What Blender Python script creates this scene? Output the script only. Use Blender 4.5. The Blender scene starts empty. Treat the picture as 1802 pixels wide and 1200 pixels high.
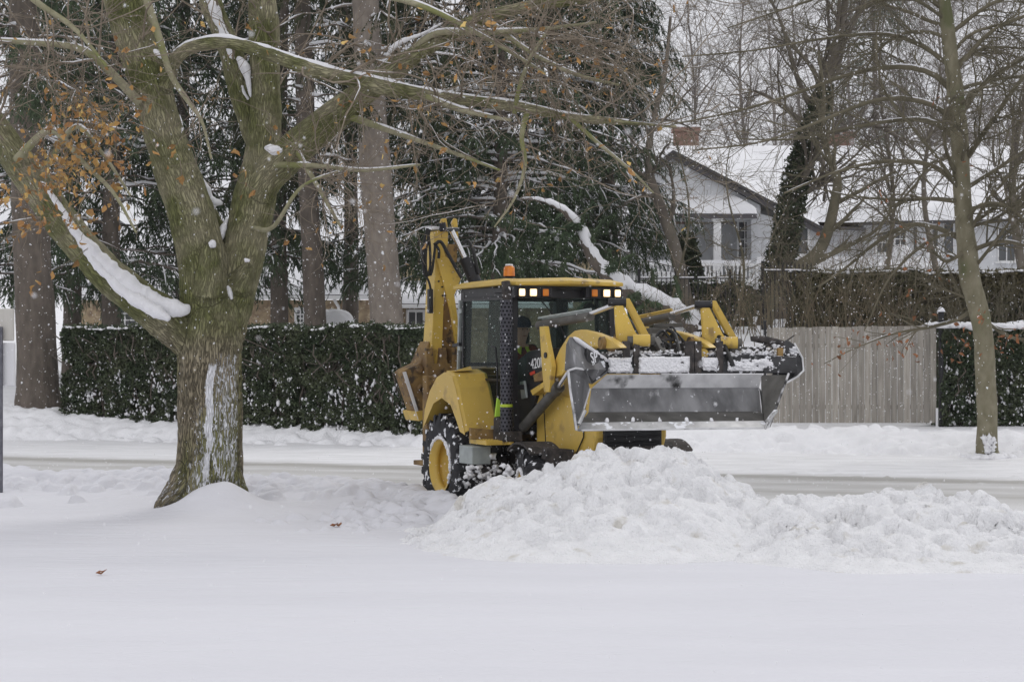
import bpy, math, random
import numpy as np
from mathutils import Vector, Matrix
rng = np.random.default_rng(7); random.seed(7)
sc = bpy.context.scene; COL = sc.collection
H0, F0 = 2.2, 3600.0            # eye height (m) and focal length in pixels of the 1802 px frame
def P(px, py, D): return np.array([(px-901)/F0*D, D, H0-(py-600)/F0*D])
# ------------------------------------------------------------------ objects
def tag(o, label=None, cat=None, group=None, kind=None):
    if label: o['label'] = label
    if cat: o['category'] = cat
    if group: o['group'] = group
    if kind: o['kind'] = kind
    return o
def empty(name, loc=(0,0,0), rz=0, parent=None):
    o = bpy.data.objects.new(name, None); COL.objects.link(o); o.location = tuple(loc); o.rotation_euler = (0,0,rz)
    o.empty_display_size = .1
    if parent: o.parent = parent
    return o
def link(name, me, m, parent=None, off=None):
    for x in (m if isinstance(m, (list, tuple)) else [m]): me.materials.append(x)
    o = bpy.data.objects.new(name, me); COL.objects.link(o)
    if parent: o.parent = parent
    return o
def mesh_np(name, V, Fq, m, parent=None, smooth=True, off=None, mi=None):
    """V (n,3), Fq (k,3|4). off: the thing's origin to subtract (V are world coordinates)."""
    V = np.asarray(V, float).reshape(-1,3); Fq = np.asarray(Fq, np.int32)
    if off is not None: V = V - np.asarray(off)
    me = bpy.data.meshes.new(name); k, s = Fq.shape
    me.vertices.add(len(V)); me.vertices.foreach_set('co', V.astype(np.float32).ravel())
    me.loops.add(k*s); me.loops.foreach_set('vertex_index', Fq.ravel())
    me.polygons.add(k); me.polygons.foreach_set('loop_start', np.arange(0,k*s,s,dtype=np.int32))
    me.polygons.foreach_set('use_smooth', np.full(k, smooth, bool))
    if mi is not None: me.polygons.foreach_set('material_index', np.asarray(mi, np.int32))
    me.update(calc_edges=True)
    return link(name, me, m, parent)
class MB:
    """collects shapes into one mesh"""
    def __init__(s): s.v = []; s.f = []; s.sm = []
    def add(s, V, Fs, smooth=False):
        b = len(s.v); s.v += [tuple(map(float,p)) for p in V]; s.f += [tuple(int(i)+b for i in f) for f in Fs]; s.sm += [smooth]*len(Fs); return s
    def box(s, c, d, R=None):
        d = np.array(d)/2; V = np.array([[x,y,z] for x in(-1,1) for y in(-1,1) for z in(-1,1)])*d
        if R is not None: V = V@np.array(R).T
        return s.add(V+np.array(c), [(0,1,3,2),(4,6,7,5),(0,4,5,1),(2,3,7,6),(0,2,6,4),(1,5,7,3)])
    def bar(s, a, b, w, h, up=(0,0,1)):
        a = np.array(a,float); b = np.array(b,float); t = b-a; L = np.linalg.norm(t); t /= L
        u = np.cross(up, t); u /= np.linalg.norm(u); v = np.cross(t, u)
        return s.box((a+b)/2, (L,w,h), np.array([t,u,v]).T)
    def plate(s, pts, n, th):
        """polygon pts (3D) extruded by n*th"""
        A = np.array(pts, float); n = np.array(n,float); n /= np.linalg.norm(n); k = len(A)
        return s.add(np.vstack([A, A+n*th]), [tuple(range(k))[::-1], tuple(range(k,2*k))]+[(i,(i+1)%k,k+(i+1)%k,k+i) for i in range(k)])
    def tube(s, pts, r, S=10, cap=True):
        pts = np.array(pts,float); K = len(pts); r = np.broadcast_to(np.array(r,float),(K,))
        V, Fq = tubes(pts[None], r[None], S); s.add(V, Fq, True)
        if cap: s.add(V, [tuple(range(S))[::-1], tuple(range((K-1)*S, K*S))])
        return s
    def lathe(s, prof, c, ax='y', S=32, cap=False):
        """prof: (along, radius)"""
        a = np.linspace(0, 2*np.pi, S, endpoint=False); V = []
        for t, r in prof:
            for q in a:
                p = {'y':(r*np.cos(q), t, r*np.sin(q)), 'z':(r*np.cos(q), r*np.sin(q), t), 'x':(t, r*np.cos(q), r*np.sin(q))}[ax]
                V.append(np.array(p)+np.array(c))
        K = len(prof); Fs = [(k*S+i, k*S+(i+1)%S, (k+1)*S+(i+1)%S, (k+1)*S+i) for k in range(K-1) for i in range(S)]
        s.add(V, Fs, True)
        if cap: s.add(V, [tuple(range(S))[::-1], tuple(range((K-1)*S, K*S))])
        return s
    def build(s, name, m, parent=None, bevel=0, off=None):
        me = bpy.data.meshes.new(name); V = np.array(s.v)
        if off is not None: V = V-np.array(off)
        me.from_pydata(V.tolist(), [], s.f); me.polygons.foreach_set('use_smooth', s.sm); me.update()
        o = link(name, me, m, parent)
        if bevel:
            b = o.modifiers.new('bevel','BEVEL'); b.width = bevel; b.segments = 2; b.limit_method = 'ANGLE'; b.angle_limit = .6
        return o
# ------------------------------------------------------------------ numpy geometry
def nrm(a): return a/np.maximum(np.linalg.norm(a, axis=-1, keepdims=True), 1e-9)
def tubes(Pp, R, S):
    N, K, _ = Pp.shape; T = nrm(np.gradient(Pp, axis=1))
    m = T.mean(1); ref = np.where(np.abs(m[:,2:3])>.8, [[1.,0.1,0]], [[0.05,0.05,1.]])
    u = nrm(np.cross(T, ref[:,None,:])); v = np.cross(T, u)
    a = np.linspace(0, 2*np.pi, S, endpoint=False)
    V = Pp[:,:,None,:] + R[:,:,None,None]*(u[:,:,None,:]*np.cos(a)[None,None,:,None] + v[:,:,None,:]*np.sin(a)[None,None,:,None])
    n = np.arange(N)[:,None,None]*K*S; k = np.arange(K-1)[None,:,None]*S; i = np.arange(S)[None,None,:]; j = (i+1)%S
    Fq = np.stack([n+k+i, n+k+j, n+k+S+j, n+k+S+i], -1).reshape(-1,4)
    return V.reshape(-1,3), Fq
class Acc:
    def __init__(s): s.V = []; s.F = []; s.n = 0; s.M = []
    def add(s, V, Fq, mi=0): s.V.append(V); s.F.append(Fq+s.n); s.n += len(V); s.M.append(np.full(len(Fq), mi)); return s
    def build(s, name, m, parent=None, off=None, smooth=True):
        return mesh_np(name, np.vstack(s.V), np.vstack(s.F), m, parent, smooth, off, np.concatenate(s.M))
def spline(pts, K):
    """Catmull-Rom through rows of pts (any columns), K samples evenly spaced"""
    A = np.array(pts, float); A = np.vstack([2*A[0]-A[1], A, 2*A[-1]-A[-2]]); out = []
    for i in range(1, len(A)-2):
        for t in np.linspace(0,1,12,endpoint=False):
            out.append(.5*((2*A[i])+(-A[i-1]+A[i+1])*t+(2*A[i-1]-5*A[i]+4*A[i+1]-A[i+2])*t*t+(-A[i-1]+3*A[i]-3*A[i+1]+A[i+2])*t**3))
    out.append(A[-2]); out = np.array(out); d = np.r_[0, np.cumsum(np.linalg.norm(np.diff(out[:,:3],axis=0),axis=1))]
    q = np.linspace(0, d[-1], K)
    return np.stack([np.interp(q, d, out[:,j]) for j in range(out.shape[1])], 1)
def limb(pxs, K=24):
    """rows (px, py, D, width_px) -> points, radii"""
    A = np.array([[*P(a,b,D), w/2/F0*D] for a,b,D,w in pxs]); S = spline(A, K); return S[:,:3], np.maximum(S[:,3], .002)
def vnoise(x, y, seed=0):
    xi = np.floor(x).astype(np.int64); yi = np.floor(y).astype(np.int64); fx = x-xi; fy = y-yi
    fx = fx*fx*(3-2*fx); fy = fy*fy*(3-2*fy)
    def h(a,b):
        n = (a*374761393 + b*668265263 + seed*144269)&0x7fffffff; n = ((n^(n>>13))*1274126177)&0x7fffffff
        return ((n^(n>>16))&0xffff)/65535.
    return (h(xi,yi)*(1-fx)+h(xi+1,yi)*fx)*(1-fy)+(h(xi,yi+1)*(1-fx)+h(xi+1,yi+1)*fx)*fy
def fbm(x, y, o=4, seed=0):
    s = 0; a = .5; t = 0
    for k in range(o): s = s+a*vnoise(x*2**k+k*17.3, y*2**k-k*9.1, seed+k); t += a; a *= .5
    return s/t
def sst(a, b, x): t = np.clip((x-a)/(b-a), 0, 1); return t*t*(3-2*t)
def clods(X, Y, Z, cx, cy, r, h):
    """add rounded clods (hemispheres) to height grid; X varies on axis1, Y on axis0"""
    xs = X[0]; ys = Y[:,0]
    for a,b,q,hh in zip(cx,cy,r,h):
        i0,i1 = np.searchsorted(xs,[a-q,a+q]); j0,j1 = np.searchsorted(ys,[b-q,b+q])
        if i1<=i0 or j1<=j0: continue
        dx = xs[None,i0:i1]-a; dy = ys[j0:j1,None]-b; t = random.uniform(0,3.14); k = random.uniform(1,1.9); c, s = math.cos(t), math.sin(t)
        u = (dx*c+dy*s)/q; v = (-dx*s+dy*c)/q*k; d = np.abs(u)**2.6+np.abs(v)**2.6
        Z[j0:j1,i0:i1] = np.maximum(Z[j0:j1,i0:i1], hh*np.clip(1-d,0,1)**.45*(1+.35*u+random.uniform(-.3,.3)*v)+random.uniform(0,.25)*hh*(d<1))
def grid(name, xs, ys, Z, m, parent=None, off=None):
    X, Y = np.meshgrid(xs, ys); V = np.stack([X,Y,Z],-1).reshape(-1,3); nx, ny = len(xs), len(ys)
    i = np.arange(nx-1)[None,:]; j = np.arange(ny-1)[:,None]*nx
    Fq = np.stack([j+i, j+i+1, j+nx+i+1, j+nx+i], -1).reshape(-1,4)
    return mesh_np(name, V, Fq, m, parent, True, off)
def grow(Pp, R, n, t=(.2,1), L=(.5,1.), ang=(30,60), K=6, up=0., wob=.15, rr=.55, rmin=.002, taper=.35, relL=False, bias=None, bw=0):
    """n children per parent"""
    N, K0, _ = Pp.shape; idx = np.repeat(np.arange(N), n); M = len(idx)
    tt = rng.uniform(*t, M)*(K0-1); k = np.minimum(tt.astype(int), K0-2); f = (tt-k)[:,None]
    p0 = Pp[idx,k]*(1-f)+Pp[idx,k+1]*f; T = nrm(Pp[idx,k+1]-Pp[idx,k]); r0 = R[idx,k]*(1-f[:,0])+R[idx,k+1]*f[:,0]
    q = nrm(np.cross(T, rng.normal(size=(M,3)))); a = np.radians(rng.uniform(*ang, M))[:,None]
    d = T*np.cos(a)+q*np.sin(a)
    if bias is not None: d = nrm(d+np.array(bias)*bw)
    l = rng.uniform(*L, M)
    if relL: l = l*np.linalg.norm(np.diff(Pp[idx],axis=1),axis=2).sum(1)
    out = np.zeros((M,K,3)); out[:,0] = p0; p = p0.copy(); curl = rng.normal(size=(M,3))*wob*.5
    for j in range(1,K):
        d = nrm(d+rng.normal(size=(M,3))*wob+curl+np.array([0,0,up])); p = p+d*(l/(K-1))[:,None]; out[:,j] = p
    rs = np.maximum(r0*rr, rmin)[:,None]*np.linspace(1,taper,K)[None]
    return out, np.maximum(rs, rmin*.6)
def snow_on(Pp, R, k=.8, lift=.55, seed=3, thr=.45, minw=0):
    """snow ridges lying on the upper side of branches, none where the branch is steep"""
    T = nrm(np.gradient(Pp, axis=1)); hz = np.clip(1.25*np.sqrt(np.clip(1-T[...,2]**2,0,1))-.35, 0, 1)
    n = vnoise(Pp[...,0]*2.3+Pp[...,2]*1.7, Pp[...,1]*2.1, seed); w = hz*sst(thr,thr+.15,n)
    w[:,0] *= .3; w[:,-1] *= .3
    Rn = R*k*w+minw*w; up = np.zeros_like(Pp); up[...,2] = R*lift+Rn*.3
    keep = w.max(1)>.25
    return (Pp+up)[keep], np.maximum(Rn, 1e-4)[keep]
def leaves_np(p, size, hang=.6):
    """folded drooping leaves: 6 verts, 4 tris as 2 quads"""
    N = len(p); d = nrm(rng.normal(size=(N,3))*.6+np.array([0,0,-hang])); s = nrm(np.cross(d, rng.normal(size=(N,3)))); n = np.cross(d,s)
    L = size[:,None]; w = L*rng.uniform(.18,.42,(N,1)); c = rng.uniform(-.9,.9,(N,1)); e = rng.uniform(.15,.9,(N,1)); V = []
    for t,ww in ((0,.06),(.25,.75),(.5,1.),(.78,.6),(1.,.08)):
        m = p+d*L*t*(1-.12*np.abs(c)*t)+n*L*c*t*t*.5+s*L*rng.normal(0,.05,(N,1))
        for q in (-1,1): V.append(m+s*w*ww*q*rng.uniform(.6,1.25,(N,1))+n*w*ww*e*rng.uniform(.7,1.2,(N,1)))
        V.insert(-1, m)
    V = np.stack(V,1); b = np.arange(N)[:,None]*15
    Fq = np.concatenate([b+np.array([[3*k+a,3*k+a+1,3*k+a+4,3*k+a+3]]) for k in range(4) for a in (0,1)])
    return V.reshape(-1,3), Fq.astype(np.int32)
def needles(p, d, L, w):
    """small narrow quads"""
    N = len(p); s = nrm(np.cross(d, rng.normal(size=(N,3)))); L = L[:,None]; w = w[:,None]
    V = np.stack([p-s*w*.5, p+s*w*.5, p+d*L+s*w*.25, p+d*L-s*w*.25],1).reshape(-1,3)
    return V, (np.arange(N)[:,None]*4+np.arange(4)[None]).astype(np.int32)
ICO = None
def blobs(p, r, flat=.7, jit=.25):
    """small irregular lumps (octahedra subdivided once)"""
    global ICO
    if ICO is None:
        v = [(1,0,0),(-1,0,0),(0,1,0),(0,-1,0),(0,0,1),(0,0,-1)]; f = [(0,2,4),(2,1,4),(1,3,4),(3,0,4),(2,0,5),(1,2,5),(3,1,5),(0,3,5)]
        v = [np.array(a,float) for a in v]; mid = {}; nf = []
        def m(a,b):
            k = (min(a,b),max(a,b))
            if k not in mid: mid[k] = len(v); q = v[a]+v[b]; v.append(q/np.linalg.norm(q))
            return mid[k]
        for a,b,c in f: x,y,z = m(a,b),m(b,c),m(c,a); nf += [(a,x,z),(x,b,y),(z,y,c),(x,y,z)]
        ICO = (np.array(v), np.array(nf))
    v, f = ICO; N = len(p); q = v[None]*(1+rng.uniform(-jit,jit,(N,len(v),1)))*r[:,None,None]*np.array([1,1,flat])
    return (q+p[:,None]).reshape(-1,3), (np.arange(N)[:,None,None]*len(v)+f[None]).reshape(-1,3).astype(np.int32)
# ------------------------------------------------------------------ materials
def mat(name, c, c2=None, rough=.7, scale=8, bump=0, bscale=None, stretch=(1,1,1), metal=0, snow=None, speck=0, c3=None, c3s=2, c3t=.55, spec=.3, detail=6, coat=0, speckscale=30, island=0):
    m = bpy.data.materials.new(name); m.use_nodes = True; nt = m.node_tree; N = nt.nodes; Lk = nt.links; b = N['Principled BSDF']
    b.inputs['Roughness'].default_value = rough; b.inputs['Metallic'].default_value = metal; b.inputs['Specular IOR Level'].default_value = spec
    if coat: b.inputs['Coat Weight'].default_value = coat
    tc = N.new('ShaderNodeTexCoord'); mp = N.new('ShaderNodeMapping'); mp.inputs['Scale'].default_value = stretch; Lk.new(tc.outputs['Object'], mp.inputs[0])
    def noise(s, det=detail, vec=mp.outputs[0]):
        n = N.new('ShaderNodeTexNoise'); n.inputs['Scale'].default_value = s; n.inputs['Detail'].default_value = det; Lk.new(vec, n.inputs['Vector']); return n.outputs['Fac']
    def ramp(src, a, bb):
        r = N.new('ShaderNodeMapRange'); r.inputs['From Min'].default_value = a; r.inputs['From Max'].default_value = bb; Lk.new(src, r.inputs['Value']); return r.outputs[0]
    def mix(f, a, bb):
        x = N.new('ShaderNodeMix'); x.data_type = 'RGBA'
        for s, val in ((0,f),(6,a),(7,bb)):
            if isinstance(val, (tuple,list)): x.inputs[s].default_value = (*val,1)[:4]
            elif isinstance(val, float): x.inputs[s].default_value = val
            else: Lk.new(val, x.inputs[s])
        return x.outputs[2]
    col = tuple(c)
    if c2: col = mix(ramp(noise(scale), .35, .65), c, c2)
    if c3: col = mix(ramp(noise(c3s,4), c3t, c3t+.1), col, c3)
    if island:
        g = N.new('ShaderNodeNewGeometry'); hs = N.new('ShaderNodeHueSaturation')
        r = N.new('ShaderNodeMapRange'); r.inputs['To Min'].default_value = 1-island; r.inputs['To Max'].default_value = 1+island; Lk.new(g.outputs['Random Per Island'], r.inputs['Value']); Lk.new(r.outputs[0], hs.inputs['Value'])
        if isinstance(col, tuple): hs.inputs['Color'].default_value = (*col,1)
        else: Lk.new(col, hs.inputs['Color'])
        col = hs.outputs[0]
    mask = None
    if snow is not None:      # snow lying where the face looks up
        g = N.new('ShaderNodeNewGeometry'); sx = N.new('ShaderNodeSeparateXYZ'); Lk.new(g.outputs['Normal'], sx.inputs[0])
        ad = N.new('ShaderNodeMath'); ad.operation = 'MULTIPLY_ADD'; Lk.new(noise(6,5,tc.outputs['Object']), ad.inputs[0]); ad.inputs[1].default_value = .9; Lk.new(sx.outputs['Z'], ad.inputs[2])
        mask = ramp(ad.outputs[0], snow+.45, snow+.55)
    if speck:
        sp = ramp(noise(speckscale,3,tc.outputs['Object']), 1-speck, 1-speck+.04)
        if mask is None: mask = sp
        else:
            mx = N.new('ShaderNodeMath'); mx.operation = 'MAXIMUM'; Lk.new(mask, mx.inputs[0]); Lk.new(sp, mx.inputs[1]); mask = mx.outputs[0]
    if mask is not None:
        col = mix(mask, col, (.82,.83,.86))
        rg = N.new('ShaderNodeMapRange'); rg.inputs['To Min'].default_value = rough; rg.inputs['To Max'].default_value = .8; Lk.new(mask, rg.inputs['Value']); Lk.new(rg.outputs[0], b.inputs['Roughness'])
        if metal:
            rg = N.new('ShaderNodeMapRange'); rg.inputs['To Min'].default_value = metal; rg.inputs['To Max'].default_value = 0; Lk.new(mask, rg.inputs['Value']); Lk.new(rg.outputs[0], b.inputs['Metallic'])
    if isinstance(col, tuple): b.inputs['Base Color'].default_value = (*col,1)
    else: Lk.new(col, b.inputs['Base Color'])
    if bump:
        bp = N.new('ShaderNodeBump'); bp.inputs['Strength'].default_value = 1; bp.inputs['Distance'].default_value = bump; Lk.new(noise(bscale or scale,8), bp.inputs['Height']); Lk.new(bp.outputs[0], b.inputs['Normal'])
    return m
SN = (.85,.85,.865)
M = {}
M['snow'] = mat('snow', SN, (.80,.80,.815), rough=.85, scale=1.2, bump=.012, bscale=26, spec=.15)
M['lawn_snow'] = mat('lawn_snow', (.70,.70,.735), (.67,.67,.705), rough=.85, scale=.6, bump=.035, bscale=5, stretch=(.35,1.6,1), spec=.15)
M['pile_snow'] = mat('pile_snow', (.86,.86,.87), (.80,.80,.81), rough=.85, scale=5, bump=.03, bscale=38, c3=(.66,.64,.60), c3s=3.4, c3t=.60, spec=.15)
M['branch_snow'] = mat('branch_snow', (.80,.80,.82), rough=.85, bump=.01, bscale=40, spec=.15)
M['flake'] = mat('flake', (.9,.9,.92), rough=.9)
M['bark'] = mat('bark', (.21,.18,.12), (.33,.285,.20), rough=.95, scale=9, bump=.02, bscale=16, stretch=(1,1,.3), c3=(.17,.17,.07), c3s=1.3, c3t=.47)
M['limb_bark'] = mat('limb_bark', (.24,.23,.14), (.36,.335,.23), rough=.95, scale=7, bump=.012, bscale=26, c3=(.21,.22,.09), c3s=1.4, c3t=.5, speck=.30, speckscale=20)
M['grey_twig'] = mat('grey_twig', (.10,.085,.07), (.16,.14,.115), rough=.9, scale=2)
M['twig'] = mat('twig', (.17,.14,.105), (.31,.26,.20), rough=.9, scale=3)
M['twig_green'] = mat('twig_green', (.10,.09,.06), (.17,.15,.105), rough=.9, scale=2)
M['leaf'] = mat('leaf', (.46,.28,.10), (.29,.15,.06), rough=.8, scale=1.6, c3=(.54,.39,.14), c3s=5, c3t=.55, island=.4)
M['leaf_rust'] = mat('leaf_rust', (.30,.13,.06), (.20,.09,.045), rough=.8, scale=5, island=.3)
M['grey_bark'] = mat('grey_bark', (.27,.235,.20), (.20,.17,.145), rough=.95, scale=7, bump=.03, bscale=14, stretch=(1,1,.45), speck=.34, speckscale=9)
M['dark_bark'] = mat('dark_bark', (.15,.125,.105), (.10,.085,.07), rough=.95, scale=7, bump=.03, bscale=12, stretch=(1,1,.4), speck=.32, speckscale=9)
M['street_bark'] = mat('street_bark', (.155,.14,.09), (.24,.22,.155), rough=.95, scale=6, bump=.012, bscale=14, stretch=(1,1,.6), c3=(.12,.125,.065), c3s=1.5, c3t=.55, speck=.3, speckscale=12)
M['needle'] = mat('needle', (.04,.066,.034), (.075,.10,.052), rough=.8, scale=1.2, island=.4)
M['needle_olive'] = mat('needle_olive', (.06,.065,.03), (.04,.05,.025), rough=.8, scale=1.2, island=.4)
M['hedge'] = mat('hedge_leaf', (.04,.058,.03), (.085,.10,.055), rough=.6, scale=2, island=.5)
M['yew'] = mat('yew_leaf', (.125,.105,.055), (.06,.065,.03), rough=.75, scale=.7, island=.4)
M['ivy'] = mat('ivy_leaf', (.03,.045,.02), (.05,.06,.03), rough=.6, scale=3, island=.4)
M['reed'] = mat('reed', (.21,.165,.11), (.12,.11,.07), rough=.9, scale=2, island=.35)
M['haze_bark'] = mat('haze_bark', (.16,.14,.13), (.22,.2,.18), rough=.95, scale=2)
M['black_iron'] = mat('black_iron', (.02,.02,.022), rough=.5, snow=.5)
M['siding'] = mat('siding', (.62,.63,.65), (.56,.57,.59), rough=.7, scale=2)
M['porch_grey'] = mat('porch_grey', (.40,.41,.42), (.36,.37,.38), rough=.7, scale=2)
M['white_paint'] = mat('white_paint', (.78,.78,.78), rough=.6)
M['fascia'] = mat('fascia', (.09,.085,.09), rough=.7, scale=3)
M['brick'] = mat('brick', (.27,.17,.135), (.19,.12,.095), rough=.9, scale=9, stretch=(1,1,3), speck=.3)
M['tan_stone'] = mat('tan_stone', (.46,.36,.23), (.26,.19,.13), rough=.9, scale=4, c3=(.55,.46,.32), c3s=6)
M['cream'] = mat('cream', (.55,.46,.30), (.5,.42,.28), rough=.8, scale=3)
M['pane'] = mat('pane', (.05,.055,.06), (.10,.10,.10), rough=.15, scale=2, spec=.5)
M['shutter'] = mat('shutter', (.10,.105,.11), rough=.6)
M['sign_white'] = mat('sign_white', (.74,.74,.76), rough=.5); M['sign_beige'] = mat('sign_beige', (.56,.54,.50), (.6,.58,.54), rough=.6, scale=6, stretch=(8,8,.5))
M['post_grey'] = mat('post_grey', (.10,.10,.12), (.16,.16,.18), rough=.6, scale=12)
# machine
YL = (.61,.415,.085)
M['yellow'] = mat('yellow_paint', YL, (.54,.37,.085), rough=.42, scale=3, spec=.4, c3=(.42,.28,.08), c3s=4, c3t=.58, speck=.30, speckscale=26)
M['yellow_clean'] = mat('yellow_clean', (.64,.44,.085), (.54,.37,.08), rough=.45, scale=4, spec=.4, c3=(.30,.20,.07), c3s=6, c3t=.60, speck=.3, speckscale=24)
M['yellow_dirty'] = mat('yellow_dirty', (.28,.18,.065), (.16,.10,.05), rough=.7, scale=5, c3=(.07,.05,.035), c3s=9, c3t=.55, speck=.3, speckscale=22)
M['black'] = mat('black_paint', (.018,.018,.02), (.03,.03,.033), rough=.45, scale=6, speck=.3, speckscale=28)
M['dark_grime'] = mat('dark_grime', (.03,.028,.028), (.075,.065,.06), rough=.8, scale=14, bump=.01, speck=.36, speckscale=18)
M['rubber'] = mat('rubber', (.02,.02,.022), (.035,.035,.04), rough=.75, scale=10, speck=.40, speckscale=11, bump=.004)
M['hose'] = mat('hose', (.02,.02,.02), rough=.5)
M['steel'] = mat('steel', (.11,.11,.113), (.27,.27,.275), rough=.45, scale=4, stretch=(1,1,.2), metal=.45, c3=(.45,.45,.46), c3s=9, c3t=.64, speck=.33, speckscale=7)
M['steel_dark'] = mat('steel_dark', (.085,.082,.075), (.14,.135,.125), rough=.6, scale=6, metal=.3, speck=.28, speckscale=16)
M['steel_edge'] = mat('steel_edge', (.5,.5,.5), (.38,.38,.38), rough=.35, scale=9, metal=.6, speck=.4, speckscale=6)
M['plow_snowy'] = mat('plow_snowy', (.50,.50,.51), (.70,.70,.71), rough=.75, scale=5, c3=(.035,.035,.035), c3s=3.0, c3t=.60)
M['plow_black'] = mat('plow_black', (.02,.02,.022), (.05,.05,.052), rough=.4, scale=5, snow=.95, speck=.40, speckscale=7)
M['chrome'] = mat('chrome', (.75,.75,.76), rough=.2, metal=.85)
M['pole_grey'] = mat('pole_grey', (.40,.44,.43), (.3,.33,.33), rough=.4, metal=.3, scale=8)
M['orange'] = mat('orange_lens', (.75,.24,.015), (.6,.16,.01), rough=.25, scale=12, spec=.5)
M['seat'] = mat('seat_cloth', (.04,.04,.042), rough=.9)
M['letter'] = mat('letter_white', (.8,.8,.8), rough=.5)
M['red_mark'] = mat('red_mark', (.55,.06,.03), rough=.5)
M['skin'] = mat('skin', (.45,.26,.19), rough=.6); M['plaid'] = mat('plaid', (.20,.045,.035), (.06,.03,.03), rough=.9, scale=14)
M['vest'] = mat('vest', (.46,.60,.05), (.40,.5,.06), rough=.8, scale=5); M['trouser'] = mat('trouser', (.03,.035,.06), rough=.9)
def emis(name, c, s, base=(.8,.8,.8)):
    m = mat(name, base, rough=.3); b = m.node_tree.nodes['Principled BSDF']; b.inputs['Emission Color'].default_value = (*c,1); b.inputs['Emission Strength'].default_value = s; return m
M['lamp'] = emis('lamp_glow', (1,.62,.22), 1.3)
M['bulb'] = emis('bulb_glow', (1,.88,.62), 5)
M['lime'] = emis('lime', (0,0,0), 0, (.45,.72,.08))
def glass(name, tint, a=.25):
    m = bpy.data.materials.new(name); m.use_nodes = True; nt = m.node_tree; N = nt.nodes; b = N['Principled BSDF']
    b.inputs['Base Color'].default_value = (*tint,1); b.inputs['Roughness'].default_value = .08
    tr = N.new('ShaderNodeBsdfTransparent'); tr.inputs[0].default_value = (*[min(1,t) for t in (.84,.90,.885)],1)
    mx = N.new('ShaderNodeMixShader'); mx.inputs[0].default_value = a
    nt.links.new(tr.outputs[0], mx.inputs[1]); nt.links.new(b.outputs[0], mx.inputs[2]); nt.links.new(mx.outputs[0], N['Material Output'].inputs[0]); return m
M['glass'] = glass('cab_glass', (.03,.04,.04), .12)
# fence planks: each board its own tone
M['plank'] = mat('plank', (.36,.335,.295), (.25,.23,.20), rough=.85, scale=5, stretch=(3,3,.3), c3=(.13,.12,.10), c3s=7, c3t=.66, island=.2)

# ------------------------------------------------------------------ ground
def near_edge(x): return 26.2 - 3.9*sst(-1.6, .2, x)
def lawn_z(X, Y):
    s = Y+.35*X; e = near_edge(X)
    base = .12+.05*(fbm(X*.12,Y*.12,3,5)-.5)+.03*(fbm(X*.7,Y*1.2,3,9)-.5)+.036*(fbm(X*.55+Y*.1,Y*3.2,4,19)-.5)
    base = base+.10*np.exp(-((X+3.75)**2+(Y-24.7)**2)/1.1)+.20*(.7+.6*fbm(X*3,Y*3,3,71))*np.exp(-np.abs((X+3.58)/.42)**2.5-np.abs((Y-24.5)/.32)**2)+.12*np.exp(-((X+3.3)/.5)**2-((Y-24.6)/.4)**2)   # swell round the trunk
    base = base+.12*sst(22.5,26,s)*(X<20)+.11*np.exp(-((X+1.25)/.6)**2-((Y-24.0)/.75)**2)*(.6+.8*fbm(X*3,Y*3,3,83))
    w = np.exp(-((s-(e-.35))/.75)**2)*(.05+.19*fbm(X*.9,Y*.9,3,12))*np.where(X>-3.4,.8,1.)
    z = base+w; return z*(1-sst(e-.1, e+.7, s))-.06*sst(e,e+.7,s)
def hill_z(X, Y):
    s = Y+.35*X; b = .32*sst(41.2, 44.5, s)+.12*np.exp(-((s-42.6)/.7)**2)*(.4+fbm(X*.8,Y*.8,3,3))
    z = b-.08*(1-sst(40.6,41.4,s))
    right = sst(2.6,4.6,X*50/np.maximum(Y,50))
    z = z+right*(2.15*sst(45.6,50,Y)+1.9*sst(52,79,Y))+(1-right)*(.5*sst(46,60,Y)+.5*sst(60,90,Y))+.35*sst(-8,-13,X)*sst(43,47,Y)
    return z+.05*(fbm(X*.3,Y*.3,3,8)-.5)+14*sst(150,420,Y)
xs = np.r_[np.linspace(-160,-13,30)[:-1], np.arange(-13,13,.045), np.linspace(13,160,30)]
ys = np.r_[np.linspace(-90,8,20)[:-1], np.arange(8,20,.07), np.arange(20,28,.04), np.arange(28,33,.05), np.linspace(33,60,12)]
X, Y = np.meshgrid(xs, ys); Z = lawn_z(X, Y); S_ = Y+.35*X
lum = np.zeros_like(Z)
n = 2200; cx = rng.uniform(-12,-.2,n); cs = near_edge(cx)-.35+rng.normal(0,.42,n); r = rng.uniform(.03,.10,n)*rng.uniform(.6,1.7,n)
clods(X,Y,lum,cx,cs-.35*cx,r,r*.55)
n = 420; cx = rng.normal(-1.2,.5,n); cy = rng.normal(23.7,.6,n); r = np.minimum(.028*(rng.pareto(1.9,n)+1),.11); clods(X,Y,lum,cx,cy,r,r*.6)
for a,b,q,h in ((-6.3,25.6,.16,.09),(-5.5,25.9,.11,.08)): clods(X,Y,lum,[a],[b],[q],[h])
lum *= 1-sst(near_edge(X)+.3, near_edge(X)+.8, S_); lum += (lum>0)*.03*(fbm(X*9,Y*9,3,4)-.5)+np.exp(-((S_-near_edge(X)+.3)/.5)**2)*(X<0)*.05*(fbm(X*5,Y*5,4,44)-.5)
Zt = Z+lum; Zt[(S_>30)&(Y>30)] = -.4
tag(grid('lawn_snow', xs, ys, Zt, M['lawn_snow']), kind='structure')
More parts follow.
